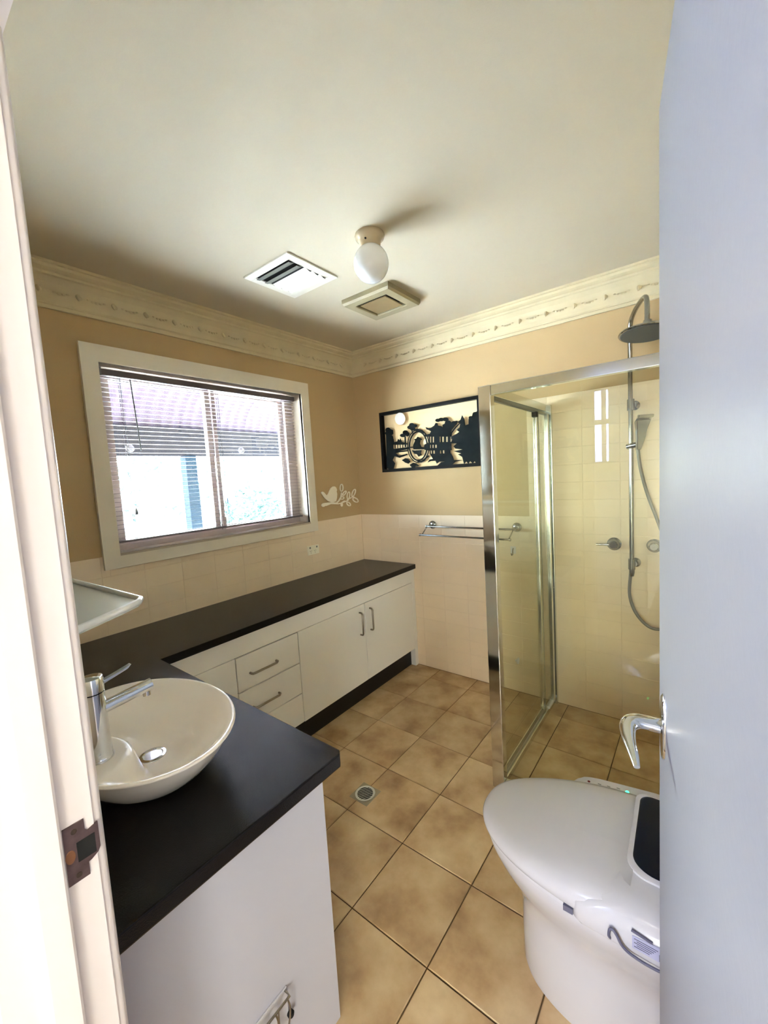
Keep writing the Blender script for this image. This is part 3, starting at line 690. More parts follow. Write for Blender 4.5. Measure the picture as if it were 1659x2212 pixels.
# ============================================================ OUTLET, BIRD, PICTURE
po = empty('power_outlet', (0, -.592, 1.03), 'white double power outlet on the tiles below the window corner', 'outlet')
obj('plate', bx(-.0005, .009, -.650, -.536, .997, 1.066), 'decal', po, bevel=.002)
for y in (-.635, -.566):
    obj('switch', bx(.008, .0115, y, y+.012, 1.045, 1.058), 'grey', po)
for y in (-.622, -.580):
    b = B()
    for dy, dz, tl in ((-.007, 1.026, .4), (.007, 1.026, -.4), (0, 1.012, 0)):
        c_, s_ = math.cos(tl), math.sin(tl); q = [(-.0012, -.004), (.0012, -.004), (.0012, .004), (-.0012, .004)]
        prism(b, [(y+dy+a*c_-bb*s_, dz+a*s_+bb*c_) for a, bb in q], 'x', .0085, .0093)
    obj('socket_slots', b, 'dark', po)
TR = json.loads('''{"pic":[[[0.3422,1.9373],[0.3663,1.955],[0.3879,1.9397],[0.4129,1.9292],[0.4139,1.8986],[0.3937,1.8854],[0.4142,1.8577],[0.4181,1.8216],[0.4075,1.8073],[0.4087,1.779],[0.5556,1.7811],[0.5667,1.7652],[0.4803,1.7601],[0.4286,1.744],[0.407,1.7097],[0.3927,1.6901],[0.4165,1.6627],[0.3974,1.62],[0.3486,1.6202],[0.3292,1.6266]],[[0.4124,1.8314],[0.4476,1.8341],[0.4584,1.8533],[0.4733,1.8416],[0.4805,1.856],[0.4941,1.827],[0.5453,1.8095],[0.5447,1.8006],[0.4173,1.8105]],[[0.4237,1.8109],[0.4301,1.8103],[0.4281,1.7824],[0.4218,1.783]],[[0.4491,1.8095],[0.4553,1.809],[0.4533,1.7802],[0.4471,1.7807]],[[0.4742,1.8087],[0.4804,1.8081],[0.4785,1.7805],[0.4723,1.781]],[[0.4991,1.8079],[0.5052,1.8073],[0.5034,1.7808],[0.4973,1.7813]],[[0.4136,1.758],[0.4801,1.7576],[0.5419,1.7574],[0.5413,1.7489],[0.4223,1.7445]],[[0.4223,1.7445],[0.4588,1.7212],[0.5401,1.7299],[0.5395,1.72],[0.4638,1.703],[0.4141,1.7195]],[[0.5215,1.8668],[0.5337,1.8655],[0.5326,1.7832],[0.5179,1.7845]],[[0.5874,1.919],[0.5975,1.9178],[0.6043,1.8827],[0.5951,1.8788]],[[0.5993,1.7574],[0.5984,1.7896],[0.615,1.8176],[0.6218,1.8317],[0.6437,1.8515],[0.6721,1.8388],[0.6609,1.7985],[0.6738,1.7705],[0.7136,1.7621],[0.7129,1.75]],[[0.5587,1.7809],[0.6097,1.7797],[0.6092,1.7714],[0.5582,1.7734]],[[0.5841,1.7537],[0.6196,1.7483],[0.6723,1.7462],[0.6652,1.7248],[0.673,1.7095],[0.6432,1.6995],[0.6296,1.7178],[0.6062,1.7246]],[[0.7198,1.9155],[0.7447,1.9054],[0.7671,1.9052],[0.7956,1.9183],[0.8076,1.9357],[0.8237,1.9313],[0.8256,1.9147],[0.8549,1.9064],[0.8753,1.8854],[0.9001,1.8501],[0.8988,1.8247],[0.7466,1.8407],[0.707,1.8448],[0.6938,1.8632],[0.7192,1.858],[0.7534,1.8615],[0.7656,1.8792],[0.7438,1.8912],[0.7273,1.8979]],[[0.7439,1.8434],[0.754,1.8423],[0.7513,1.7947],[0.7412,1.7957]],[[0.7651,1.8411],[0.7762,1.84],[0.7736,1.7926],[0.7624,1.7936]],[[0.7884,1.8387],[0.8348,1.8338],[0.8323,1.7869],[0.7857,1.7914]],[[0.8456,1.8326],[0.8574,1.8314],[0.8549,1.7847],[0.8431,1.7859]],[[0.8734,1.8484],[0.8919,1.8463],[0.8886,1.7815],[0.87,1.7833]],[[0.9054,1.8495],[0.9263,1.8472],[0.9228,1.7782],[0.9018,1.7802]],[[0.7006,1.785],[0.7384,1.7969],[0.931,1.7844],[0.93,1.7646],[0.7431,1.7801],[0.7031,1.7775]],[[0.6974,1.7786],[0.7488,1.7815],[0.747,1.7495],[0.7015,1.751]],[[0.76,1.7805],[0.7711,1.7794],[0.7695,1.7499],[0.7583,1.7509]],[[0.7822,1.7784],[0.7933,1.7773],[0.7917,1.7489],[0.7806,1.7499]],[[0.8098,1.7767],[0.9302,1.7682],[0.9287,1.7383],[0.8081,1.7465]],[[0.6962,1.7588],[0.9289,1.7429],[0.9306,1.7242],[0.7462,1.7365],[0.7012,1.7462]],[[0.7453,1.74],[0.752,1.7394],[0.7532,1.7104],[0.7459,1.711]],[[0.7643,1.7384],[0.7755,1.7374],[0.775,1.7087],[0.7644,1.7096]],[[0.7899,1.7362],[0.8321,1.7326],[0.8305,1.7043],[0.7894,1.7076]],[[0.8445,1.7315],[0.8575,1.7304],[0.8571,1.7022],[0.8441,1.7032]],[[0.8714,1.7292],[0.9201,1.7251],[0.9187,1.6973],[0.871,1.7011]],[[0.7449,1.7135],[0.9242,1.7015],[0.9386,1.6748],[0.9474,1.6416],[0.8949,1.6452],[0.8248,1.6477],[0.802,1.6349],[0.7922,1.6571],[0.753,1.6574],[0.7214,1.6499],[0.7424,1.6702],[0.7707,1.673]],[[0.8661,1.9144],[0.9041,1.9282],[0.956,1.9217],[0.9703,1.8971],[0.9378,1.8689],[0.9261,1.8426],[0.8988,1.8247],[0.8627,1.8495]],[[0.924,1.8221],[0.9317,1.8512],[0.9699,1.888],[1.0068,1.913],[1.0106,1.908],[0.9746,1.8806],[0.9393,1.8458],[0.9328,1.8211]],[[0.9355,1.8222],[0.9777,1.837],[0.9986,1.8483],[0.979,1.8642],[1.0027,1.8796],[1.009,1.906],[0.9892,1.9175],[1.0128,1.9326],[1.0267,1.9622],[1.0427,1.9287],[1.0458,1.8879],[1.0733,1.8935],[1.0749,1.9289],[1.1026,1.9474],[1.1133,1.9702],[1.1374,1.9712],[1.162,1.9916],[1.1802,1.976],[1.1737,1.7585],[0.9641,1.7696],[0.9278,1.7731],[0.9396,1.7997],[0.9297,1.8099]],[[0.9476,1.7505],[0.9744,1.7687],[1.1738,1.7594],[1.1679,1.6153],[1.1174,1.6142],[1.1084,1.6328],[1.093,1.6158],[1.0742,1.6351],[1.0584,1.6158],[1.0443,1.6349],[1.0259,1.6179],[1.0131,1.6692],[0.9809,1.69],[1.0066,1.6948],[0.9714,1.7069],[0.9459,1.7159],[1.018,1.7213],[0.9623,1.733]],[[0.8067,1.6202],[0.841,1.6442],[0.895,1.6476],[0.9531,1.6505],[1.0145,1.6452],[0.9577,1.6386],[0.9306,1.6194],[0.9356,1.6145]],[[0.4845,1.6837],[0.5195,1.6963],[0.5436,1.6895],[0.5665,1.6678],[0.5472,1.6516],[0.5171,1.6611]],[[0.5589,1.6433],[0.5899,1.6563],[0.6194,1.6493],[0.6476,1.6277],[0.6119,1.625],[0.6022,1.6131],[0.5756,1.6197]],[[0.7083,1.8664],[0.7212,1.8434],[0.7438,1.841],[0.7442,1.8481],[0.7276,1.8547],[0.7171,1.8702],[0.6872,1.8977],[0.6474,1.912],[0.6179,1.9106],[0.6055,1.9022],[0.6461,1.8902],[0.6803,1.8791]],[[0.6704,1.6656],[0.7005,1.6854],[0.7243,1.7006],[0.7386,1.702],[0.738,1.6923],[0.7147,1.682],[0.6964,1.6638],[0.6666,1.6511],[0.6315,1.6535],[0.6323,1.6658]],[[0.3919,1.9316],[0.3859,1.9209],[0.3719,1.9154],[0.3551,1.9173],[0.342,1.9258],[0.3376,1.9378],[0.3437,1.9486],[0.3578,1.9541],[0.3746,1.9521],[0.3875,1.9435]],[[0.4144,1.9138],[0.4083,1.9037],[0.3938,1.8986],[0.3763,1.9005],[0.3626,1.9087],[0.3579,1.9201],[0.3642,1.9303],[0.3788,1.9353],[0.3962,1.9333],[0.4098,1.9251]],[[0.3798,1.9074],[0.3747,1.8983],[0.3626,1.8937],[0.3482,1.8952],[0.3369,1.9024],[0.3331,1.9126],[0.3383,1.9217],[0.3505,1.9263],[0.3649,1.9247],[0.376,1.9175]],[[0.4118,1.8682],[0.4061,1.8568],[0.3928,1.8507],[0.3769,1.8523],[0.3645,1.861],[0.3604,1.8735],[0.3662,1.885],[0.3797,1.891],[0.3955,1.8893],[0.4078,1.8806]],[[0.5336,1.873],[0.5279,1.8654],[0.5142,1.8618],[0.4975,1.8635],[0.4842,1.87],[0.4796,1.8788],[0.4853,1.8865],[0.4993,1.8901],[0.5159,1.8882],[0.529,1.8817]],[[0.558,1.8927],[0.5525,1.8828],[0.5394,1.8778],[0.5236,1.8795],[0.5112,1.8873],[0.507,1.8984],[0.5126,1.9083],[0.5259,1.9134],[0.5416,1.9116],[0.5539,1.9037]],[[0.5704,1.879],[0.5659,1.869],[0.5552,1.8636],[0.5425,1.865],[0.5326,1.8726],[0.5294,1.8835],[0.534,1.8935],[0.5447,1.8988],[0.5574,1.8974],[0.5672,1.8898]],[[0.6011,1.9272],[0.596,1.9192],[0.5838,1.9152],[0.5691,1.9169],[0.5574,1.9237],[0.5534,1.9329],[0.5585,1.941],[0.5709,1.9449],[0.5856,1.9431],[0.5971,1.9363]],[[0.621,1.9419],[0.6157,1.9328],[0.603,1.9283],[0.5876,1.9301],[0.5754,1.9377],[0.5713,1.948],[0.5767,1.9572],[0.5896,1.9616],[0.6049,1.9597],[0.6169,1.9522]],[[0.6458,1.9341],[0.6409,1.9272],[0.629,1.924],[0.6145,1.9258],[0.603,1.9318],[0.5989,1.9397],[0.6039,1.9466],[0.616,1.9497],[0.6305,1.948],[0.6419,1.942]],[[0.6254,1.917],[0.62,1.9073],[0.6073,1.9023],[0.5919,1.9041],[0.5798,1.9119],[0.5757,1.9228],[0.5811,1.9326],[0.594,1.9375],[0.6094,1.9356],[0.6213,1.9278]],[[0.8481,1.9493],[0.8438,1.9427],[0.8333,1.9396],[0.8206,1.9412],[0.8105,1.9469],[0.807,1.9546],[0.8113,1.9612],[0.8219,1.9642],[0.8346,1.9626],[0.8446,1.9568]],[[0.8809,1.9506],[0.876,1.9436],[0.8641,1.9404],[0.8495,1.9423],[0.838,1.9485],[0.8338,1.9567],[0.8388,1.9637],[0.8509,1.9669],[0.8654,1.965],[0.8768,1.9587]],[[0.9172,1.9473],[0.912,1.9398],[0.8992,1.9364],[0.8835,1.9384],[0.8711,1.9451],[0.8666,1.9538],[0.8719,1.9613],[0.8849,1.9646],[0.9005,1.9626],[0.9128,1.9559]],[[0.9378,1.9194],[0.9323,1.9093],[0.9189,1.9042],[0.9027,1.9062],[0.8899,1.9145],[0.8854,1.9259],[0.891,1.9361],[0.9045,1.9411],[0.9207,1.939],[0.9334,1.9307]],[[0.9628,1.9026],[0.9574,1.8925],[0.9442,1.8874],[0.9282,1.8893],[0.9155,1.8975],[0.911,1.9089],[0.9166,1.9191],[0.9299,1.9241],[0.9459,1.9221],[0.9585,1.9138]],[[0.9833,1.9114],[0.9786,1.9029],[0.9671,1.8987],[0.9531,1.9004],[0.9421,1.9074],[0.9382,1.9171],[0.943,1.9256],[0.9546,1.9298],[0.9685,1.928],[0.9795,1.921]],[[0.9894,1.9211],[0.9872,1.9171],[0.982,1.9151],[0.9757,1.9159],[0.9708,1.9192],[0.969,1.9237],[0.9712,1.9277],[0.9764,1.9297],[0.9827,1.9288],[0.9877,1.9256]],[[1.1385,1.9535],[1.1351,1.9468],[1.1268,1.9434],[1.1168,1.9448],[1.1088,1.9503],[1.106,1.958],[1.1094,1.9648],[1.1178,1.9681],[1.1278,1.9667],[1.1357,1.9611]],[[1.1088,1.9333],[1.1053,1.9271],[1.0969,1.924],[1.0867,1.9253],[1.0786,1.9306],[1.0758,1.9377],[1.0792,1.944],[1.0877,1.9471],[1.0979,1.9457],[1.1059,1.9405]],[[0.6482,1.8291],[0.6446,1.8254],[0.6357,1.8238],[0.6248,1.8249],[0.6161,1.8282],[0.613,1.8326],[0.6166,1.8363],[0.6256,1.8379],[0.6365,1.8368],[0.6451,1.8334]],[[0.6842,1.8279],[0.6805,1.8248],[0.6711,1.8236],[0.6597,1.8248],[0.6505,1.8278],[0.6472,1.8316],[0.6509,1.8347],[0.6603,1.8358],[0.6718,1.8347],[0.6809,1.8316]],[[0.6586,1.8085],[0.6549,1.8031],[0.646,1.8004],[0.6351,1.8014],[0.6266,1.8058],[0.6236,1.8119],[0.6273,1.8173],[0.6363,1.82],[0.6471,1.8189],[0.6556,1.8145]],[[0.6716,1.7341],[0.6669,1.7299],[0.6551,1.728],[0.6407,1.7292],[0.6291,1.733],[0.6249,1.7379],[0.6297,1.7422],[0.6416,1.744],[0.656,1.7428],[0.6674,1.739]],[[0.5572,1.6735],[0.5516,1.6668],[0.538,1.6633],[0.5213,1.6645],[0.5081,1.6698],[0.5034,1.6773],[0.509,1.684],[0.5228,1.6874],[0.5395,1.6862],[0.5525,1.6809]],[[0.6173,1.6346],[0.6114,1.6285],[0.5969,1.6254],[0.5791,1.6265],[0.5649,1.6314],[0.5598,1.6382],[0.5657,1.6443],[0.5804,1.6474],[0.5982,1.6462],[0.6122,1.6413]]],"rings":[[[[0.7302,1.7726],[0.7278,1.7532],[0.7229,1.7345],[0.7157,1.7171],[0.7063,1.7015],[0.695,1.6883],[0.6821,1.6777],[0.6681,1.6703],[0.6533,1.6661],[0.6381,1.6654],[0.6231,1.6682],[0.6087,1.6745],[0.5953,1.684],[0.5834,1.6966],[0.5734,1.7118],[0.5655,1.7291],[0.5601,1.7481],[0.5574,1.7681],[0.5573,1.7885],[0.56,1.8085],[0.5653,1.8277],[0.573,1.8453],[0.5829,1.8609],[0.5947,1.8739],[0.6079,1.884],[0.6222,1.8909],[0.6371,1.8944],[0.6522,1.8944],[0.667,1.891],[0.681,1.8843],[0.6939,1.8745],[0.7053,1.8619],[0.7148,1.8469],[0.7223,1.83],[0.7274,1.8116],[0.7301,1.7923]],[[0.7189,1.7737],[0.7167,1.7561],[0.7124,1.7392],[0.7061,1.7234],[0.6979,1.7094],[0.6881,1.6974],[0.677,1.6879],[0.6648,1.6811],[0.6519,1.6773],[0.6388,1.6767],[0.6258,1.6792],[0.6134,1.6848],[0.6019,1.6934],[0.5916,1.7047],[0.583,1.7184],[0.5763,1.734],[0.5717,1.7511],[0.5694,1.769],[0.5694,1.7874],[0.5717,1.8054],[0.5763,1.8227],[0.583,1.8386],[0.5916,1.8527],[0.6017,1.8645],[0.6132,1.8736],[0.6256,1.8799],[0.6385,1.8832],[0.6515,1.8833],[0.6643,1.8803],[0.6764,1.8743],[0.6876,1.8656],[0.6974,1.8543],[0.7057,1.8408],[0.7121,1.8255],[0.7165,1.8089],[0.7188,1.7915]]],[[[0.7437,1.7714],[0.741,1.7498],[0.7354,1.729],[0.7271,1.7096],[0.7163,1.6923],[0.7032,1.6776],[0.6884,1.6659],[0.6721,1.6575],[0.6549,1.6529],[0.6373,1.6521],[0.6198,1.6552],[0.603,1.6622],[0.5874,1.6729],[0.5735,1.687],[0.5617,1.704],[0.5525,1.7234],[0.5462,1.7447],[0.5429,1.767],[0.5428,1.7898],[0.5459,1.8122],[0.552,1.8336],[0.5609,1.8532],[0.5725,1.8706],[0.5861,1.885],[0.6015,1.8962],[0.6182,1.9038],[0.6355,1.9075],[0.653,1.9075],[0.6701,1.9035],[0.6864,1.896],[0.7014,1.8849],[0.7146,1.8709],[0.7257,1.8541],[0.7344,1.8353],[0.7403,1.8148],[0.7435,1.7933]],[[0.737,1.772],[0.7344,1.7515],[0.7292,1.7318],[0.7214,1.7135],[0.7113,1.6971],[0.6991,1.6831],[0.6853,1.672],[0.6701,1.6641],[0.6541,1.6597],[0.6377,1.659],[0.6215,1.662],[0.6059,1.6686],[0.5914,1.6787],[0.5785,1.692],[0.5676,1.7081],[0.559,1.7264],[0.5532,1.7465],[0.5502,1.7676],[0.5501,1.7891],[0.5529,1.8103],[0.5586,1.8305],[0.567,1.8491],[0.5777,1.8656],[0.5904,1.8793],[0.6047,1.8899],[0.6202,1.8971],[0.6363,1.9007],[0.6526,1.9007],[0.6685,1.897],[0.6837,1.8899],[0.6976,1.8795],[0.7099,1.8662],[0.7203,1.8504],[0.7283,1.8325],[0.7339,1.8131],[0.7368,1.7928]]]],"moon":[[0.5418,2.0007],[0.5399,1.9905],[0.5357,1.9811],[0.5293,1.973],[0.5211,1.9666],[0.5115,1.9621],[0.5009,1.9599],[0.4899,1.9601],[0.479,1.9626],[0.4688,1.9674],[0.4597,1.9742],[0.4523,1.9827],[0.447,1.9924],[0.444,2.0029],[0.4435,2.0136],[0.4455,2.0239],[0.4499,2.0334],[0.4564,2.0416],[0.4648,2.0479],[0.4746,2.0522],[0.4853,2.0542],[0.4963,2.0539],[0.5071,2.0512],[0.5172,2.0463],[0.526,2.0395],[0.5332,2.0311],[0.5384,2.0215],[0.5413,2.0112]],"bird":[[[-0.4702,1.4633],[-0.4637,1.4701],[-0.4517,1.4721],[-0.4367,1.4639],[-0.4113,1.4376],[-0.3939,1.4494],[-0.3795,1.4718],[-0.3609,1.4941],[-0.335,1.5058],[-0.3141,1.5056],[-0.2982,1.4949],[-0.2896,1.475],[-0.2962,1.4635],[-0.2915,1.4423],[-0.297,1.4128],[-0.3092,1.3839],[-0.3519,1.3756],[-0.3956,1.3911],[-0.4296,1.4143]]],"branch":[[[-0.4706,1.3601],[-0.4609,1.3793],[-0.4329,1.3812],[-0.3681,1.38],[-0.3102,1.3735],[-0.2855,1.3639],[-0.255,1.3672],[-0.214,1.382],[-0.1834,1.3764],[-0.1796,1.3684],[-0.2111,1.3665],[-0.2427,1.3586],[-0.2863,1.3564],[-0.3695,1.3654],[-0.4234,1.3557]],[[-0.3148,1.3694],[-0.2832,1.3877],[-0.2546,1.4156],[-0.2424,1.4509],[-0.2294,1.4501],[-0.2373,1.4143],[-0.2664,1.3833],[-0.2983,1.365]],[[-0.1884,1.3707],[-0.1729,1.3909],[-0.1492,1.4014],[-0.1216,1.4024],[-0.1178,1.3943],[-0.1459,1.3888],[-0.1658,1.3718]],[[-0.1216,1.4024],[-0.102,1.4134],[-0.0707,1.3985],[-0.0389,1.3834],[-0.049,1.3779],[-0.0853,1.3934]],[[-0.4328,1.3623],[-0.4355,1.3566],[-0.442,1.3523],[-0.451,1.3505],[-0.4606,1.3514],[-0.4689,1.3549],[-0.4744,1.3602],[-0.4759,1.3663],[-0.4732,1.372],[-0.4668,1.3763],[-0.4579,1.3781],[-0.4483,1.3773],[-0.4399,1.3739],[-0.4343,1.3685]],[[-0.2297,1.3483],[-0.2318,1.3412],[-0.2362,1.3358],[-0.2421,1.3331],[-0.2483,1.3337],[-0.2535,1.3374],[-0.2568,1.3435],[-0.2575,1.3508],[-0.2554,1.3579],[-0.251,1.3633],[-0.2451,1.366],[-0.239,1.3654],[-0.2337,1.3617],[-0.2304,1.3556]]],"leaves":[[[[-0.2094,1.4883],[-0.2124,1.4754],[-0.2184,1.4647],[-0.2265,1.4579],[-0.2354,1.4559],[-0.2438,1.459],[-0.2503,1.4668],[-0.2541,1.478],[-0.2546,1.4909],[-0.2516,1.5036],[-0.2457,1.5142],[-0.2377,1.5211],[-0.2288,1.5232],[-0.2204,1.5202],[-0.2137,1.5125],[-0.2098,1.5013]],[[-0.2199,1.4889],[-0.2218,1.4792],[-0.2252,1.4712],[-0.2297,1.4659],[-0.2346,1.4643],[-0.239,1.4665],[-0.2424,1.4722],[-0.2442,1.4806],[-0.2442,1.4903],[-0.2423,1.4999],[-0.2389,1.5079],[-0.2344,1.5131],[-0.2296,1.5148],[-0.2251,1.5126],[-0.2217,1.507],[-0.2199,1.4986]]],[[[-0.1877,1.4341],[-0.1978,1.4272],[-0.2084,1.4226],[-0.2179,1.421],[-0.225,1.4225],[-0.2284,1.4271],[-0.2277,1.4339],[-0.2231,1.4419],[-0.2152,1.45],[-0.2052,1.4569],[-0.1945,1.4616],[-0.1849,1.4633],[-0.1778,1.4618],[-0.1743,1.4573],[-0.1749,1.4504],[-0.1796,1.4423]],[[-0.196,1.4389],[-0.2024,1.4341],[-0.2088,1.4305],[-0.214,1.4287],[-0.2172,1.429],[-0.2181,1.4312],[-0.2165,1.435],[-0.2126,1.44],[-0.207,1.4453],[-0.2005,1.4501],[-0.1942,1.4537],[-0.189,1.4555],[-0.1856,1.4553],[-0.1847,1.4531],[-0.1864,1.4492],[-0.1903,1.4442]]],[[[-0.2068,1.4061],[-0.208,1.4004],[-0.2131,1.3954],[-0.2214,1.3919],[-0.2316,1.3904],[-0.242,1.391],[-0.2512,1.3938],[-0.2577,1.3983],[-0.2605,1.4037],[-0.2594,1.4093],[-0.2543,1.4143],[-0.2461,1.4178],[-0.236,1.4194],[-0.2256,1.4188],[-0.2163,1.416],[-0.2097,1.4116]],[[-0.2173,1.4056],[-0.2182,1.4032],[-0.2215,1.4011],[-0.2266,1.3996],[-0.2329,1.3988],[-0.2393,1.399],[-0.2448,1.4001],[-0.2486,1.4019],[-0.2502,1.4042],[-0.2493,1.4065],[-0.2461,1.4086],[-0.241,1.4102],[-0.2347,1.4109],[-0.2284,1.4108],[-0.2228,1.4097],[-0.2189,1.4079]]],[[[-0.1329,1.4167],[-0.1385,1.4041],[-0.1465,1.394],[-0.1557,1.388],[-0.1646,1.3869],[-0.1718,1.3909],[-0.1765,1.3993],[-0.1777,1.4109],[-0.1753,1.4239],[-0.1698,1.4364],[-0.1619,1.4465],[-0.1528,1.4526],[-0.1438,1.4539],[-0.1364,1.45],[-0.1318,1.4416],[-0.1305,1.4299]],[[-0.1436,1.4185],[-0.1474,1.409],[-0.1522,1.4013],[-0.1573,1.3964],[-0.162,1.3952],[-0.1654,1.3979],[-0.1672,1.4039],[-0.167,1.4124],[-0.1648,1.4221],[-0.161,1.4316],[-0.1562,1.4393],[-0.1511,1.4442],[-0.1464,1.4455],[-0.1429,1.4429],[-0.1412,1.4369],[-0.1414,1.4283]]],[[[-0.0642,1.4305],[-0.0744,1.4182],[-0.0863,1.409],[-0.098,1.4041],[-0.1077,1.4042],[-0.1141,1.4094],[-0.1162,1.4187],[-0.1137,1.4309],[-0.1069,1.4441],[-0.0969,1.4562],[-0.0851,1.4656],[-0.0734,1.4707],[-0.0635,1.4707],[-0.0569,1.4655],[-0.0547,1.4561],[-0.0573,1.4438]],[[-0.0746,1.4337],[-0.0819,1.4243],[-0.0898,1.4169],[-0.097,1.4126],[-0.1025,1.412],[-0.1055,1.4153],[-0.1054,1.4219],[-0.1023,1.4309],[-0.0967,1.4408],[-0.0895,1.4502],[-0.0816,1.4577],[-0.0743,1.4621],[-0.0687,1.4627],[-0.0658,1.4594],[-0.0658,1.4528],[-0.0689,1.4437]]],[[[-0.0331,1.3545],[-0.0429,1.3505],[-0.0565,1.3502],[-0.0718,1.3536],[-0.0864,1.3602],[-0.0983,1.369],[-0.1055,1.3786],[-0.1071,1.3875],[-0.1028,1.3946],[-0.0933,1.3986],[-0.08,1.3991],[-0.0648,1.3958],[-0.05,1.3893],[-0.0379,1.3805],[-0.0304,1.3708],[-0.0287,1.3617]],[[-0.0421,1.3597],[-0.0479,1.3578],[-0.0569,1.3584],[-0.0675,1.3616],[-0.0783,1.3668],[-0.0874,1.3731],[-0.0936,1.3796],[-0.096,1.3854],[-0.0942,1.3896],[-0.0884,1.3915],[-0.0796,1.3909],[-0.069,1.3878],[-0.0582,1.3827],[-0.049,1.3764],[-0.0426,1.3697],[-0.0402,1.3639]]],[[[-0.1366,1.3296],[-0.1448,1.3274],[-0.1552,1.3284],[-0.1662,1.3324],[-0.176,1.3387],[-0.1831,1.3464],[-0.1866,1.3544],[-0.186,1.3614],[-0.1812,1.3664],[-0.1731,1.3686],[-0.1628,1.3677],[-0.1518,1.3639],[-0.1419,1.3575],[-0.1346,1.3498],[-0.131,1.3417],[-0.1317,1.3346]],[[-0.1438,1.3355],[-0.1478,1.3349],[-0.1536,1.3363],[-0.1601,1.3395],[-0.1665,1.3439],[-0.1717,1.349],[-0.175,1.354],[-0.1758,1.358],[-0.1741,1.3606],[-0.1701,1.3612],[-0.1644,1.3598],[-0.1579,1.3567],[-0.1515,1.3522],[-0.1463,1.3471],[-0.1429,1.3421],[-0.1421,1.3381]]]]}''')
bd = empty('bird_decoration', (0, -.25, 1.42), 'cream cut-out bird on a leafy branch fixed beside the window', 'wall decoration')
b = B(); prism(b, TR['bird'][0], 'x', .001, .008); obj('bird', b, 'decal', bd)
b = B()
for k, q in enumerate(TR['branch']): prism(b, q, 'x', .0012+k*.0002, .0070-k*.0003)
obj('branch', b, 'decal', bd)
for o_, i2 in TR['leaves']:
    obj('leaf', ringprism(B(), o_, i2, 'x', .0015, .0066), 'decal', bd)
# framed cut-out picture
px0, px1, pz0, pz1 = .294, 1.172, 1.596, 2.078
pf = empty('framed_picture', (.73, 0, 1.6), 'black framed cut-out picture of an oriental garden on the far wall', 'picture')
bm = B(); t = .024
for q in ((px0, px1, pz0, pz0+t), (px0, px1, pz1-t, pz1), (px0, px0+t, pz0+t, pz1-t), (px1-t, px1, pz0+t, pz1-t)): box(bm, q[0], q[1], -.040, .004, q[2], q[3])
obj('frame', bm, 'frame', pf)
obj('backing', bx(px0+t, px1-t, -.004, .004, pz0+t, pz1-t), 'artb', pf)
bm = B()
def clampq(q): return [(min(max(a, px0+t-.003), px1-t+.003), min(max(c, pz0+t-.003), pz1-t+.003)) for a, c in q]
for k, q in enumerate(TR['pic']): prism(bm, clampq(q), 'y', -.0240-.00004*k, -.0215)
for o_, i2 in TR['rings']: ringprism(bm, clampq(o_), clampq(i2), 'y', -.0246, -.0215)
obj('silhouette', bm, 'artm', pf)
b = B(); prism(b, clampq(TR['moon']), 'y', -.031, -.027); obj('moon', b, 'moon', pf)

# ============================================================ TOWEL RAIL, HOOK
tw = empty('towel_rail', (1.05, 0, 1.16), 'chrome double towel rail on the tiles below the picture', 'towel rail')
for x_ in (.727, 1.387): obj('wall_rose', lathe(B(), (x_, 0, 1.168), [(.032, 0), (.032, .004), (.026, .012), (.012, .017)], (0, -1, 0), 28), 'dullchrome', tw, smooth=40)
obj('rail', rod(B(), (.706, -.060, 1.163), (1.392, -.060, 1.160), .0065, 16), 'dullchrome', tw, smooth=40)
obj('rail', rod(B(), (.690, -.135, 1.108), (1.384, -.135, 1.103), .0065, 16), 'dullchrome', tw, smooth=40)
for x_ in (.712, 1.384):
    b = B(); tube(b, catmull([(x_+(.015 if x_ < 1 else 0), -.010, 1.168), (x_, -.040, 1.166), (x_, -.060, 1.161), (x_-.002, -.085, 1.142), (x_-.004, -.115, 1.120), (x_-.006, -.135, 1.106)], 5), .0045, 10)
    obj('arm', b, 'dullchrome', tw, smooth=60)
for x_, y_, z_ in ((.704, -.060, 1.163), (.690, -.135, 1.108), (1.394, -.06, 1.16), (1.386, -.135, 1.103)):
    obj('end_cap', rod(B(), (x_-.004, y_, z_), (x_+.006, y_, z_), .0095, 16), 'dullchrome', tw, smooth=40)
rh = empty('robe_hook', (1.357, 0, 1.0), 'small dark robe hook on a clear pad below the towel rail', 'hook')
obj('pad', bx(1.337, 1.375, -.003, 0, .985, 1.035), 'cup', rh, bevel=.001)
b = B(); tube(b, catmull([(1.357, -.003, 1.022), (1.357, -.014, 1.010), (1.357, -.016, .985), (1.355, -.028, .978), (1.353, -.034, .992)], 4), .0035, 8); obj('hook', b, 'dark', rh, smooth=60)

# ============================================================ SHOWER SCREEN
SH = 1.943; sy = -.912; px_ = 1.592
ss = empty('shower_screen', (px_, sy, 0), 'chrome framed glass shower enclosure in the far right corner', 'shower screen')
def c_post(x0, x1, y0, y1, z0=.004, z1=SH, nm='post', m='alu'):
    return obj(nm, bx(x0, x1, y0, y1, z0, z1), m, ss, bevel=.003)
c_post(1.564, 1.622, -.934, -.888, nm='corner_post', m='chrome')
obj('top_rail', bx(1.622, 2.548, -.928, -.894, SH-.045, SH), 'alu', ss, bevel=.003)
obj('bottom_rail', bx(1.622, 2.548, -.928, -.894, .004, .045), 'alu', ss, bevel=.003)
c_post(2.520, 2.548, -.928, -.894, .045, SH-.045, 'wall_channel')
obj('glass_panel', bx(1.620, 2.522, -.914, -.908, .04, SH-.04), 'shglass', ss)
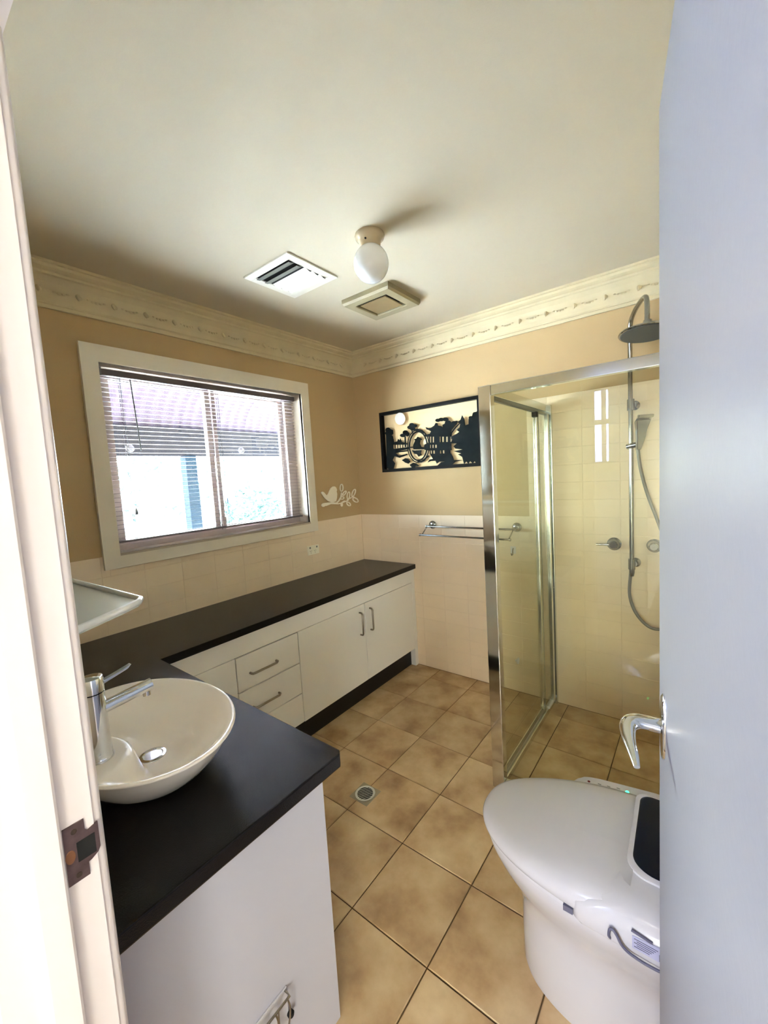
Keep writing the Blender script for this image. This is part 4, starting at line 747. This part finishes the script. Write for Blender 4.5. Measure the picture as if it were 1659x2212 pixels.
# side with sliding door
obj('top_track', bx(1.574, 1.616, -.888, -.002, SH-.042, SH), 'alu', ss, bevel=.002)
obj('top_track', bx(1.586, 1.604, -.888, -.002, SH-.058, SH-.042), 'grey', ss)
obj('bottom_track', bx(1.574, 1.616, -.888, -.002, .004, .036), 'alu', ss, bevel=.002)
obj('bottom_track', bx(1.588, 1.602, -.888, -.002, .036, .050), 'satin', ss)
c_post(1.590, 1.632, -.030, -.0015, .004, SH, 'wall_channel')
c_post(1.604, 1.626, -.082, -.050, .050, SH-.058, 'stile')
c_post(1.582, 1.602, -.225, -.190, .050, SH-.058, 'stile')
c_post(1.582, 1.602, -.190, -.176, .050, SH-.058, 'stile', 'grey')
c_post(1.576, 1.598, -.872, -.846, .036, SH-.058, 'stile')
obj('glass_panel', bx(1.590, 1.595, -.860, -.20, .04, SH-.05), 'shglass', ss)
obj('glass_panel', bx(1.610, 1.615, -.22, -.02, .04, SH-.05), 'shglass', ss)
obj('roller', bx(1.582, 1.606, -.245, -.205, SH-.085, SH-.055), 'dark', ss)
obj('guide', bx(1.598, 1.622, -.17, -.045, .036, .052), 'cup', ss, bevel=.002)
tag(obj('suction_hook', lathe(B(), (1.595, -.615, .527), [(.018, 0), (.015, .004), (.006, .008), (.006, .016)], (-.2, 0, 0), 16), 'cup', smooth=40, loc=(1.59, -.615, .527)), 'tiny clear suction hook on the lower shower side glass', 'hook')

# ============================================================ SHOWER FITTINGS
sr = empty('shower_rail', (2.06, 0, 1.0), 'chrome overhead and hand shower on a vertical rail in the shower', 'shower')
pole = [(2.062, -.060, 1.0), (2.062, -.060, 1.6), (2.060, -.060, 2.0), (2.060, -.060, 2.255), (2.068, -.085, 2.312), (2.10, -.165, 2.345), (2.145, -.27, 2.355), (2.160, -.315, 2.325), (2.163, -.33, 2.262), (2.163, -.333, 2.225)]
b = B(); tube(b, pole[:3]+catmull(pole[3:], 5), .0115, 14); obj('pole', b, 'dullchrome', sr, smooth=60)
hd = obj('shower_head', lathe(B(), (2.163, -.336, 2.165), [(.118, 0), (.121, .004), (.119, .010), (.09, .020), (.04, .032), (.022, .045), (.018, .062)], (0.02, .10, 1), 48), 'dullchrome', sr, smooth=50)
obj('nozzle_face', lathe(B(), (2.163, -.336, 2.1645), [(.112, 0), (.110, -.0025), (0, -.003)], (0.02, .10, 1), 48), 'headu', hd)
for z_ in (1.874, .985):
    obj('wall_bracket', lathe(B(), (2.075, -.001, z_), [(.026, 0), (.026, .010), (.014, .016), (.014, .058)], (0, -1, 0), 24), 'dullchrome', sr, smooth=40)
    obj('collar', rod(B(), (2.062, -.060, z_-.03), (2.062, -.060, z_+.03), .018, 20), 'dullchrome', sr, smooth=40)
obj('slider', rod(B(), (2.045, -.062, 1.648), (2.096, -.085, 1.655), .015, 16), 'dullchrome', sr, smooth=40)
# hand shower
hs_ = B()
def quad(c, ax, ay, nx_, hx, hy): c = Vector(c); return [c-ax*hx-ay*hy, c+ax*hx-ay*hy, c+ax*hx+ay*hy, c-ax*hx+ay*hy]
X_, Y_ = Vector((.85, .5, 0)), Vector((-.35, .6, .35)).normalized()
loft(hs_, [quad((2.100, -.10, 1.625), X_, Vector((.5, -.8, 0)), 0, .010, .010), quad((2.112, -.12, 1.68), X_, Vector((.5, -.8, 0)), 0, .020, .011), quad((2.118, -.135, 1.73), X_, Vector((.5, -.8, .1)), 0, .026, .012), quad((2.128, -.165, 1.775), X_, Vector((.4, -.75, .3)), 0, .036, .022), quad((2.142, -.215, 1.790), X_, Vector((.2, -.3, .8)), 0, .038, .012), quad((2.150, -.235, 1.788), X_, Vector((.2, -.2, .8)), 0, .037, .009)])
obj('hand_shower', hs_, 'dullchrome', sr, bevel=.003)
obj('hose', tube(B(), catmull([(2.098, -.10, 1.628), (2.11, -.09, 1.52), (2.14, -.075, 1.38), (2.19, -.07, 1.22), (2.245, -.07, 1.02), (2.275, -.07, .84), (2.255, -.065, .70), (2.205, -.06, .632), (2.14, -.055, .632), (2.08, -.055, .70), (2.05, -.055, .80), (2.055, -.058, .92), (2.062, -.060, .985)], 7), .0085, 10), 'hose', sr, smooth=60)
obj('hose_socket', lathe(B(), (2.062, -.060, .915), [(.010, 0), (.014, .02), (.016, .075)], seg=18), 'dullchrome', sr, smooth=40)
for x_, lbl, ang in ((1.966, 'chrome shower mixer with a lever pointing left, left of the shower rail', PI), (2.166, 'chrome shower tap right of the shower rail, half behind the door', -.6)):
    mx = empty('shower_mixer', (x_, 0, 1.086), lbl, 'tap', 'shower mixers')
    obj('body', lathe(B(), (x_, 0, 1.086), [(.038, 0), (.038, .004), (.030, .012), (.024, .022), (.024, .045), (.018, .052)], (0, -1, 0), 30), 'dullchrome', mx, smooth=40)
    d = Vector((math.cos(ang), 0, math.sin(ang)))
    obj('lever', rod(B(), Vector((x_, -.040, 1.086)), Vector((x_, -.05, 1.086))+d*.088, .0055, 12), 'dullchrome', mx, smooth=40)

# ============================================================ TOILET
tc = -1.505
to = empty('toilet', (2.2, tc, 0), 'white toilet pan with a closed lid and electronic bidet seat beside the open door', 'toilet')
def D(xf, hw, xb, z, n=44, ex=2.2, shape=.56):
    """horizontal D outline: rounded front at xf, straight sides to xb"""
    L = hw/shape; pts = []
    for k in range(n+1):
        a = PI/2 + PI*k/n; c, s = math.cos(a), math.sin(a)
        px2 = xf+L - L*abs(c)**(2/ex); py = hw*(1 if s > 0 else -1)*abs(s)**(2/ex)
        pts.append((px2, tc+py, z(px2) if callable(z) else z))
    for y in (tc-hw, tc+hw): pts.append((xb, y, z(xb) if callable(z) else z))
    return pts
bm = B()
loft(bm, [D(1.925, .142, 2.52, .0005), D(1.920, .144, 2.52, .02), D(1.920, .142, 2.52, .12), D(1.920, .140, 2.52, .21), D(1.910, .146, 2.52, .26), D(1.880, .164, 2.52, .305), D(1.845, .186, 2.52, .350), D(1.824, .202, 2.52, .390), D(1.815, .208, 2.52, .420), D(1.819, .205, 2.52, .429)])
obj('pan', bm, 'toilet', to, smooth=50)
bm = B(); loft(bm, [D(1.816, .205, 2.13, .4305), D(1.809, .212, 2.13, .434), D(1.809, .212, 2.13, .441), D(1.813, .209, 2.13, .445)])
obj('seat', bm, 'plastic', to, smooth=50)
zz = lambda a, b_: (lambda x_: a + b_*sm(1.84, 2.28, x_))
bm = B(); loft(bm, [D(1.811, .212, 2.24, zz(.4465, .0)), D(1.802, .219, 2.24, zz(.450, .008)), D(1.801, .220, 2.24, zz(.458, .018)), D(1.806, .216, 2.24, zz(.466, .030)), D(1.820, .204, 2.24, zz(.4735, .038)), D(1.85, .180, 2.24, zz(.479, .043)), D(1.90, .140, 2.24, zz(.4825, .046)), D(1.96, .09, 2.24, zz(.4845, .047)), D(2.03, .035, 2.24, zz(.4855, .048))])
obj('lid', bm, 'plastic', to, smooth=180)
def RR(x0, x1, hw, z, rr=.05, n=6, sh=0):
    P = []; fs = .035 if sh else 0
    for (cx_, cy_, a0) in ((x1-rr, tc+hw-rr-fs, 0), (x0+rr, tc+hw-rr-fs, PI/2), (x0+rr, tc-hw+rr, PI), (x1-rr, tc-hw+rr, 3*PI/2)):
        for k in range(n+1): a = a0+PI/2*k/n; P.append((cx_+rr*math.cos(a), cy_+rr*math.sin(a), z))
    return P
bm = B(); loft(bm, [RR(2.128, 2.44, .222, .4305, .02, sh=1), RR(2.120, 2.44, .226, .440, .02, sh=1), RR(2.120, 2.44, .226, .478, .03, sh=1), RR(2.134, 2.44, .219, .496, .05, sh=1), RR(2.160, 2.44, .206, .511, .06, sh=1), RR(2.190, 2.44, .188, .521, .06, sh=1), RR(2.212, 2.44, .165, .526, .05, sh=1)])
bh = obj('bidet_housing', bm, 'plastic', to, smooth=60)
def taper(z, g=0):   # dark top panel outline
    P = []
    for k in range(10): a = PI/2+PI/2*k/9; P.append((2.262+g+(.032+0*g)*math.cos(a), -1.352-g+.032*math.sin(a), z))
    for k in range(10): a = PI+PI/2*k/9; P.append((2.290+g+.055*math.cos(a), -1.560+g+.048*math.sin(a), z))
    P += [(2.41, -1.608+g, z), (2.41, -1.320-g, z)]
    return P
bm = B(); loft(bm, [taper(.520, -.013), taper(.531, -.012), taper(.5335, -.006)]); obj('panel_rim', bm, 'plastic', bh, smooth=50)
bm = B(); loft(bm, [taper(.522), taper(.5345), taper(.5350, .003)]); obj('glass_panel', bm, 'navy', bh, label='dark blue glossy top panel')
# side control arm with small lights and buttons
bm = B(); loft(bm, [[(x_, y_, z_) for x_, y_ in ((2.015, -1.315), (2.036, -1.272), (2.052, -1.250), (2.072, -1.240), (2.10, -1.234), (2.26, -1.206), (2.33, -1.205), (2.36, -1.29))] for z_ in (.432, .463, .470)])
ca = obj('control_arm', bm, 'plastic', to, bevel=.003)
for x_, y_, m, rr in ((2.070, -1.267, 'red', .0045), (2.183, -1.249, 'led', .005)):
    obj('light', lathe(B(), (x_, y_, .4698), [(rr, 0), (rr*.9, .0012)], seg=14), m, ca, label='red mark' if m == 'red' else 'green light')
for x_, y_ in ((2.102, -1.261), (2.129, -1.256), (2.157, -1.248)): obj('button', bx(x_-.005, x_+.005, y_-.0014, y_+.0012, .4698, .4709), 'grey', ca)
# near side: notch, label, cable
obj('notch_shade', bx(2.098, 2.121, tc-.214, tc-.15, .4308, .446), 'cable', bh)  # solid block in the seat gap, coloured like its shade
FY = tc-.2262
b = B(); prism(b, [(2.252, .449), (2.325, .449), (2.325, .486), (2.252, .480)], 'y', FY, FY+.002); obj('rating_label', b, 'label', bh)
b = B(); prism(b, [(2.250, .489), (2.292, .484), (2.292, .489), (2.252, .495)], 'y', FY-.0008, FY+.002)
for k in range(5): box(b, 2.256+.005*(k % 2), 2.302-.004*k, FY-.0006, FY+.002, .474-.0048*k, .4755-.0048*k)
box(b, 2.304, 2.309, FY-.0006, FY+.002, .452, .468)
obj('label_print', b, 'cable', bh)
obj('cable', tube(B(), catmull([(2.207, tc-.222, .437), (2.205, tc-.231, .452), (2.208, tc-.234, .472), (2.215, tc-.235, .476), (2.222, tc-.235, .468), (2.232, tc-.235, .450), (2.248, tc-.233, .438), (2.28, tc-.232, .4325), (2.33, tc-.228, .4315), (2.41, tc-.226, .431)], 5), .0032, 8), 'cable', to, smooth=60)
bm = B(); loft(bm, [RR(2.42, 2.543, .19, .4315, .025), RR(2.41, 2.543, .20, .46, .025), RR(2.443, 2.543, .205, .47, .025), RR(2.443, 2.543, .205, .82, .025)])
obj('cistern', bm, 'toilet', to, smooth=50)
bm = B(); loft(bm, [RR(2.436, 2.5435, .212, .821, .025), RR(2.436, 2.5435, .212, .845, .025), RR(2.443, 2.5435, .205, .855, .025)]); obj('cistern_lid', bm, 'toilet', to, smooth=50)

# ============================================================ DOOR (open into the room, hinged on the right jamb)
hx, hy, WD = 2.4205, -2.548, .676
dd = Vector((-.158, 1, 0)).normalized(); nn = Vector((dd.y, -dd.x, 0))   # nn points to the far side (+x)
def dp(s, t, z): v = Vector((hx, hy, 0)) + dd*s + nn*t; return (v.x, v.y, z)
dr = bpy.data.objects.new('door_1', None); COL.objects.link(dr); dr.location = (hx, hy, 0); ORG['door_1'] = Vector((hx, hy, 0)); dr['kind'] = 'structure'; dr['label'] = 'plain white door standing open at the right edge of the photo'
bm = B(); v = [bm.verts.new(dp(s, t, z)) for z in (.008, 2.112) for s, t in ((0, 0), (WD, 0), (WD, .036), (0, .036))]
for q in ((0, 3, 2, 1), (4, 5, 6, 7), (0, 1, 5, 4), (1, 2, 6, 5), (2, 3, 7, 6), (3, 0, 4, 7)): bm.faces.new([v[i] for i in q])
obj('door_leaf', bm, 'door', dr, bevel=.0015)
dz = 1.13
for sgn in (1, -1):
    s0_ = WD-.072; t0 = 0 if sgn == 1 else .036
    b = B(); Nn = -nn*sgn; cc = Vector(dp(s0_, t0, dz))
    loft(b, [[cc + dd*(.021*k_*math.cos(a)) + Vector((0, 0, .056*k_*math.sin(a))) + Nn*o_ for a in [2*PI*i_/36 for i_ in range(36)]] for k_, o_ in ((1, 0), (1, .002), (.92, .0045), (.5, .0055))])
    hp = obj('handle_plate', b, 'chrome', dr, smooth=50)
    b = B(); N_ = -nn*sgn; base = Vector(dp(s0_, t0, dz))
    pts = [base+N_*.006, base+N_*.030+Vector((0, 0, .002)), base+N_*.044-dd*.006+Vector((0, 0, .002)), base+N_*.052-dd*.022, base+N_*.052-dd*.05-Vector((0, 0, .002)), base+N_*.047-dd*.085-Vector((0, 0, .004)), base+N_*.044-dd*.112-Vector((0, 0, .006))]
    tube(b, catmull(pts, 5), [.0105]*11+[.0105-.0004*k for k in range(20)][:20], 14, sq=(1.45, .95))
    obj('lever', b, 'chrome', hp, smooth=60)
for z_ in (.2, 1.05, 1.95): obj('hinge', rod(B(), (hx+.006, hy+.004, z_), (hx+.006, hy+.004, z_+.09), .005, 10), 'satin', dr, smooth=40)
